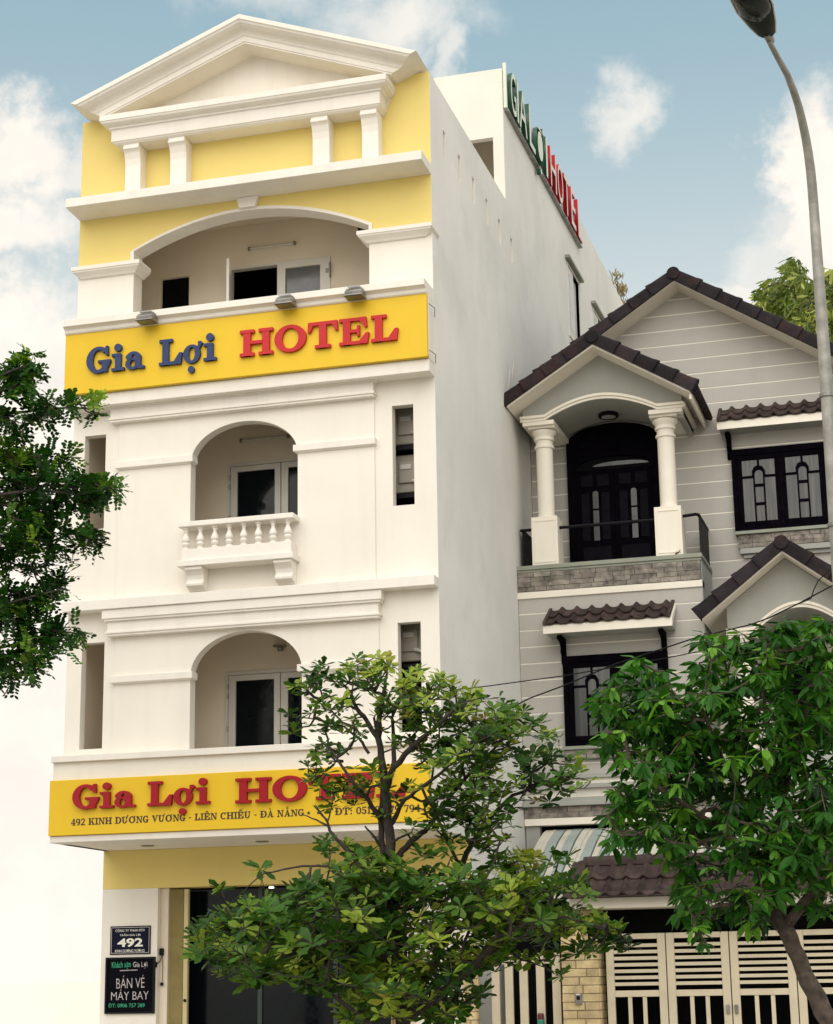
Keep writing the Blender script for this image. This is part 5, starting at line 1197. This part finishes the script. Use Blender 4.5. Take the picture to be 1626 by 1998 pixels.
for c, tn in clus:
    axis = (Vector((0, 0, 1)) + rv(rg) * .55 + Vector((0, -.25, 0))).normalized()
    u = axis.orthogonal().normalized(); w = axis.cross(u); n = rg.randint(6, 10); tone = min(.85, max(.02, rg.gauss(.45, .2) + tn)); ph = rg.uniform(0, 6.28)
    base_len = rg.uniform(.075, .15) if c.z > 2.75 else rg.uniform(.09, .18)
    if rg.random() < .02 and c.z > 2.6: tone = .95
    for k in range(n):
        a = ph + 6.283 * k / n + rg.uniform(-.25, .25); el = rg.uniform(-.15, .75)
        rad = u * math.cos(a) + w * math.sin(a); d = (rad * math.cos(el) + axis * math.sin(el)).normalized()
        nn = (axis * math.cos(el) - rad * math.sin(el) + rv(rg) * .25).normalized()
        leaves.append((tuple(c + d * .01), tuple(d), tuple(nn), base_len * rg.uniform(.7, 1.15), min(1, max(0, tone + rg.uniform(-.07, .07)))))
LEAFC = leaf_mat('leaf_whorl', (0.007, 0.030, 0.005), (0.064, 0.168, 0.019), (0.36, 0.46, 0.055), .42, .28, spec=.22, odd=(.32, .20, .05))
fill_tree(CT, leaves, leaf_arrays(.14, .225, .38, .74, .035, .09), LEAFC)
grow_twigs(CT, [tuple(p) for p in wood], [tuple(c) for c, _ in clus], BARK, .0032, .016)

# --- right tree: dense drooping bright leaves ---------------------------------
rg = random.Random(23); YR = -7.0
RT = thing('leaning_tree', 'leaning street tree with dense drooping green leaves in front of the grey house', 'tree', tuple(at(1700, 2180, YR).xy) + (.13,))
wood = limb(RT, [(1745, 2330, 24, 0), (1690, 2160, 21, 0), (1635, 2030, 19, 0), (1595, 1945, 17.5, 0), (1560, 1870, 16, 0), (1532, 1810, 15.5, 0), (1505, 1750, 15, .05), (1478, 1690, 12, .1), (1455, 1620, 9, .1), (1440, 1540, 7, .1), (1430, 1450, 5, .1), (1425, 1360, 3.5, .1), (1415, 1290, 2, .1)], YR, 'trunk', BARKL, 12)
for br in ([(1532, 1810, 12, 0), (1570, 1760, 10, -.1), (1610, 1720, 8, -.2), (1660, 1680, 6, -.3), (1720, 1600, 4, -.3)], [(1505, 1750, 11, .05), (1512, 1650, 9, .2), (1530, 1550, 7, .3), (1560, 1440, 5.5, .4), (1580, 1340, 4, .4), (1590, 1270, 2, .4)],
           [(1478, 1690, 9, .1), (1420, 1630, 7, -.2), (1350, 1580, 5.5, -.4), (1290, 1540, 4, -.5), (1230, 1500, 2.5, -.6)], [(1455, 1620, 7, .1), (1390, 1540, 6, .3), (1330, 1450, 5, .4), (1280, 1380, 3.5, .5), (1230, 1340, 2, .5)],
           [(1440, 1540, 5, .1), (1400, 1460, 4, -.2), (1370, 1380, 3, -.4), (1390, 1290, 2, -.4)], [(1530, 1550, 5, .3), (1500, 1450, 4, 0), (1490, 1350, 3, -.1), (1520, 1270, 2, -.2)],
           [(1420, 1630, 5, -.2), (1350, 1650, 4, -.4), (1290, 1640, 3, -.5), (1230, 1620, 2, -.6)], [(1505, 1750, 6, 0), (1450, 1760, 4, -.3), (1390, 1770, 3, -.5), (1355, 1790, 1.8, -.5)],
           [(1560, 1440, 4, .4), (1610, 1400, 3.5, .3), (1670, 1380, 2.5, .2)], [(1660, 1680, 5, -.3), (1640, 1600, 4, -.2), (1640, 1500, 3, -.1), (1660, 1420, 2, 0)]):
    wood += limb(RT, br, YR, 'branch', BARKL, 8)
bl = [(1405, 1248, 45, 28, 1.1), (1425, 1280, 55, 25, 1), (1378, 1300, 22, 26, .8), (1540, 1232, 60, 32), (1605, 1240, 40, 40), (1490, 1275, 60, 30, .9), (1560, 1300, 80, 45), (1480, 1340, 80, 45), (1400, 1370, 70, 45), (1620, 1350, 50, 70), (1240, 1300, 38, 25, 1), (1270, 1325, 40, 28, 1), (1200, 1345, 35, 25, 1), (1190, 1385, 40, 25, 1), (1250, 1380, 60, 40), (1320, 1365, 55, 38), (1230, 1430, 60, 40), (1310, 1430, 70, 45), (1400, 1440, 80, 50),
      (1490, 1420, 70, 55), (1570, 1420, 70, 60), (1640, 1450, 50, 60), (1200, 1470, 32, 22, .9), (1260, 1490, 55, 35), (1340, 1505, 80, 45), (1440, 1520, 80, 55), (1540, 1520, 80, 60), (1620, 1550, 60, 60), (1240, 1545, 50, 28, 1), (1200, 1585, 30, 25, .9), (1240, 1600, 50, 35), (1215, 1635, 30, 22, .9), (1310, 1580, 70, 45), (1390, 1600, 80, 45), (1480, 1610, 80, 55), (1570, 1620, 80, 50), (1640, 1640, 50, 60), (1290, 1640, 55, 28, .8), (1345, 1665, 50, 25, .8), (1340, 1720, 38, 40, .9), (1420, 1680, 60, 35, .8), (1400, 1740, 50, 26, .8),
      (1530, 1680, 70, 35, 1.1, .1), (1600, 1690, 45, 35, 1, .1), (1480, 1740, 50, 30, .9), (1560, 1735, 55, 28, .8), (1365, 1790, 30, 35, .9), (1335, 1760, 20, 26, .7), (1490, 1790, 28, 30, .7), (1440, 1770, 40, 22, .6), (1610, 1760, 40, 30, .7), (1380, 1835, 12, 12, .8)]
clus = sample_blobs(bl, YR, 2500, 8.0, .36, rg); leaves = []
for c, tn in clus:
    axis = (Vector((0, 0, 1)) + rv(rg) * .45).normalized(); u = axis.orthogonal().normalized(); w = axis.cross(u); n = rg.randint(6, 10); ph = rg.uniform(0, 6.28)
    tone = min(.85, max(.02, rg.gauss(.44, .2) + tn)); bln = rg.uniform(.09, .175)
    for k in range(n):
        a = ph + 6.283 * k / n + rg.uniform(-.3, .3); el = rg.uniform(-1.0, .25)
        rad = u * math.cos(a) + w * math.sin(a); d = (rad * math.cos(el) + axis * math.sin(el)).normalized()
        nn = (axis * math.cos(el) - rad * math.sin(el) + rv(rg) * .25).normalized()
        leaves.append((tuple(c + d * .015), tuple(d), tuple(nn), bln * rg.uniform(.75, 1.15), min(.86, max(0, tone + rg.uniform(-.05, .05)))))
LEAFR = leaf_mat('leaf_droop', (0.005, 0.028, 0.005), (0.040, 0.170, 0.017), (0.20, 0.46, 0.045), .42, .30, spec=.25)
fill_tree(RT, leaves, leaf_arrays(.165, .165, .34, .68, .04, .17), LEAFR)
grow_twigs(RT, [tuple(p) for p in wood], [tuple(c) for c, _ in clus], BARKL, .003, .014)

# --- left tree: small dark leaflets entering from the left ---------------------
rg = random.Random(5); YL = -5.0
LT = thing('fine_leaved_tree', 'fine leaved dark green tree reaching in from the left of the hotel', 'tree', tuple(at(-260, 1900, YL).xy) + (.13,))
wood = limb(LT, [(-268, 2230, 26, 0), (-262, 2000, 22, 0), (-255, 1700, 19, 0), (-240, 1400, 16, 0), (-215, 1100, 12, 0), (-190, 850, 8, 0), (-170, 680, 4, 0)], YL, 'trunk', BARK, 12)
for br in ([(-215, 1100, 8, 0), (-120, 1010, 6, -.2), (-20, 970, 4, -.3), (70, 955, 3, -.3), (150, 965, 2, -.3), (205, 955, 1.2, -.3)], [(-200, 950, 7, 0), (-110, 870, 5, .2), (-10, 810, 3.4, .2), (80, 798, 2.4, .2), (150, 795, 1.6, .2), (182, 800, 1, .2)],
           [(-190, 850, 6, 0), (-110, 780, 4, -.1), (-20, 740, 3, -.2), (45, 715, 1.6, -.2)], [(-235, 1300, 8, 0), (-130, 1180, 6, .1), (-30, 1110, 4, .2), (70, 1070, 3, .2), (140, 1040, 2, .2), (190, 1045, 1.2, .2)],
           [(-240, 1400, 8, 0), (-130, 1260, 5, -.2), (-20, 1190, 3.5, -.2), (60, 1165, 2.4, -.2), (120, 1150, 1.3, -.2)], [(-245, 1480, 8, 0), (-140, 1340, 5, .1), (-30, 1270, 3.4, .1), (60, 1250, 2.4, .1), (130, 1240, 1.4, .1)], [(-130, 1340, 4, .1), (-30, 1310, 3, .1), (50, 1300, 1.8, .1)]):
    wood += limb(LT, br, YL, 'branch', BARK, 7)
bl = [(15, 735, 35, 28), (50, 700, 18, 14, 1, .3), (45, 735, 32, 22, 1), (68, 715, 14, 12, .8, .3), (25, 765, 25, 15, 1), (15, 810, 30, 22, .8), (60, 805, 35, 18, .9), (105, 790, 28, 14, .9), (95, 815, 20, 10, .7), (145, 790, 28, 13, 1), (178, 782, 18, 12, 1, .35), (185, 812, 10, 12, .8), (25, 850, 25, 22, .6), (15, 885, 25, 22, 1, .15), (45, 900, 30, 18, 1, .15), (20, 930, 35, 25), (80, 885, 25, 14), (110, 900, 26, 16, 1), (138, 890, 12, 10, .8, .3),
      (60, 935, 30, 18), (100, 955, 40, 24, 1.1), (150, 950, 40, 20, 1.1), (190, 945, 26, 16, 1), (220, 955, 18, 18, 1), (175, 980, 35, 14, .9), (130, 985, 25, 12, .8), (70, 990, 40, 22, 1), (20, 985, 30, 22, 1, .1), (30, 1025, 40, 20, 1), (90, 1025, 40, 22, .9, .1), (150, 1040, 30, 16, 1.1), (190, 1042, 18, 18, 1.1), (165, 1065, 30, 12, .8), (60, 1062, 40, 20, 1, .1), (20, 1070, 30, 20), (110, 1070, 25, 16, .7), (145, 1092, 14, 12, .7), (30, 1105, 35, 16, .8), (70, 1100, 20, 12, .7), (90, 1095, 10, 14, .7),
      (90, 1140, 30, 14, .9), (122, 1138, 16, 18, 1.1), (50, 1160, 35, 16, .9), (20, 1170, 28, 20, 1), (95, 1170, 30, 10, .7), (50, 1195, 35, 16, 1), (20, 1215, 30, 18, 1), (75, 1225, 25, 16, .9), (110, 1230, 24, 16, 1.1), (145, 1235, 16, 16, 1.1), (100, 1255, 30, 12, .9), (40, 1250, 40, 20, 1), (60, 1280, 40, 16, 1, .05), (20, 1285, 30, 18, 1), (130, 1270, 12, 14, .6), (70, 1305, 25, 12, .9), (35, 1325, 18, 14, .7), (10, 1320, 16, 14, .7),
      (-60, 760, 60, 50, .7), (-60, 900, 70, 60, .7), (-60, 1030, 70, 60, .7), (-60, 1180, 70, 60, .7), (-70, 1290, 60, 40, .7), (-170, 800, 80, 90, .6), (-170, 1000, 80, 90, .6), (-170, 1200, 80, 90, .6)]
clus = sample_blobs(bl, YL, 900, 5.4, .25, rg); leaves = []
for c, tn in clus:
    tone = min(.9, max(.02, rg.gauss(.36, .17) + tn))
    for f in range(3):
        d = (rv(rg) + Vector((.25, -.1, -.15))).normalized(); up_ = (Vector((0, 0, 1)) + rv(rg) * .3).normalized(); up_ = (up_ - d * up_.dot(d)).normalized(); s_ = d.cross(up_); ln = rg.uniform(.13, .2)
        for k in range(5):
            for e in (-1, 1):
                p = c + d * (ln * (k + .6) / 5) - Vector((0, 0, .02 * k * k / 25)); a = (s_ * e + d * .45 + rv(rg) * .2).normalized()
                leaves.append((tuple(p), tuple(a), tuple((up_ + rv(rg) * .35).normalized()), rg.uniform(.045, .075), min(.9, max(0, tone + rg.uniform(-.1, .12)))))
LEAFL = leaf_mat('leaflet', (0.004, 0.022, 0.005), (0.030, 0.118, 0.013), (0.30, 0.48, 0.045), .45, .25, spec=.2)
fill_tree(LT, leaves, leaf_arrays(.26, .28, .3, .7, .02, .04), LEAFL)
grow_twigs(LT, [tuple(p) for p in wood], [tuple(c) for c, _ in clus], BARK, .003, .012)

# --- trees behind the house ----------------------------------------------------
rg = random.Random(31); YB = 14.0
BT = thing('background_tree', 'yellow-green tree behind the roof of the grey house', 'tree', tuple(at(1590, 1000, YB).xy) + (0,))
wood = limb(BT, [(1620, 2300, 14, 0), (1610, 1500, 12, 0), (1600, 1000, 10, 0), (1590, 800, 7, 0), (1570, 640, 4, 0), (1555, 560, 2, 0)], YB, 'trunk', BARKL, 8)
bl = [(1548, 512, 8, 12, 1.2), (1552, 535, 24, 20, 1), (1520, 575, 40, 28, 1), (1570, 580, 45, 32, 1), (1490, 605, 26, 16, .9), (1540, 620, 60, 26, 1.1), (1600, 600, 40, 40, 1), (1640, 570, 40, 45, 1), (1590, 650, 60, 30, 1), (1650, 640, 50, 50, 1), (1700, 600, 60, 80, .8), (1480, 650, 50, 30, .8), (1560, 720, 120, 60, .6)]
clus = sample_blobs(bl, YB, 520, 7, .9, rg); leaves = []
for c, tn in clus:
    tone = min(.9, max(.02, rg.gauss(.5, .22)))
    for f in range(9):
        d = (Vector((-.25, 0, -.55)) + rv(rg) * .6).normalized()
        leaves.append((tuple(c + rv(rg) * .12), tuple(d), tuple(rv(rg)), rg.uniform(.16, .28), min(.9, max(0, tone + rg.uniform(-.15, .15)))))
LEAFB = leaf_mat('leaf_far', (0.03, 0.06, 0.012), (0.20, 0.27, 0.05), (0.55, 0.58, 0.16), .5, .3)
fill_tree(BT, leaves, leaf_arrays(.12, .12, .35, .7, .03, .1), LEAFB, 0)
grow_twigs(BT, [tuple(p) for p in wood], [tuple(c) for c, _ in clus][::3], BARKL, .006, .03)
rg = random.Random(33); YB = 20.0
DT = thing('dry_treetop', 'sparse pale brown treetop showing between the hotel and the grey roof', 'tree', tuple(at(1210, 900, YB).xy) + (0,))
wood = limb(DT, [(1215, 2050, 8, 0), (1214, 1200, 6, 0), (1212, 800, 4, 0), (1208, 600, 2, 0), (1205, 550, 1, 0)], YB, 'trunk', BARKL, 6)
clus = sample_blobs([(1205, 552, 7, 14, 1.3), (1212, 575, 9, 18, 1.3), (1218, 610, 12, 24, 1)], YB, 160, 1.6, .4, rg); leaves = []
for c, tn in clus:
    for f in range(7): leaves.append((tuple(c + rv(rg) * .08), tuple((Vector((0, 0, .8)) + rv(rg) * .6).normalized()), tuple(rv(rg)), rg.uniform(.16, .26), rg.uniform(.2, .9)))
LEAFD = leaf_mat('leaf_dry', (0.12, 0.09, 0.04), (0.28, 0.21, 0.10), (0.45, 0.36, 0.19), .6, .2)
fill_tree(DT, leaves, leaf_arrays(.08, .08, .35, .7, .02, .1), LEAFD, 0)
grow_twigs(DT, [tuple(p) for p in wood], [tuple(c) for c, _ in clus], BARKL, .005, .02)
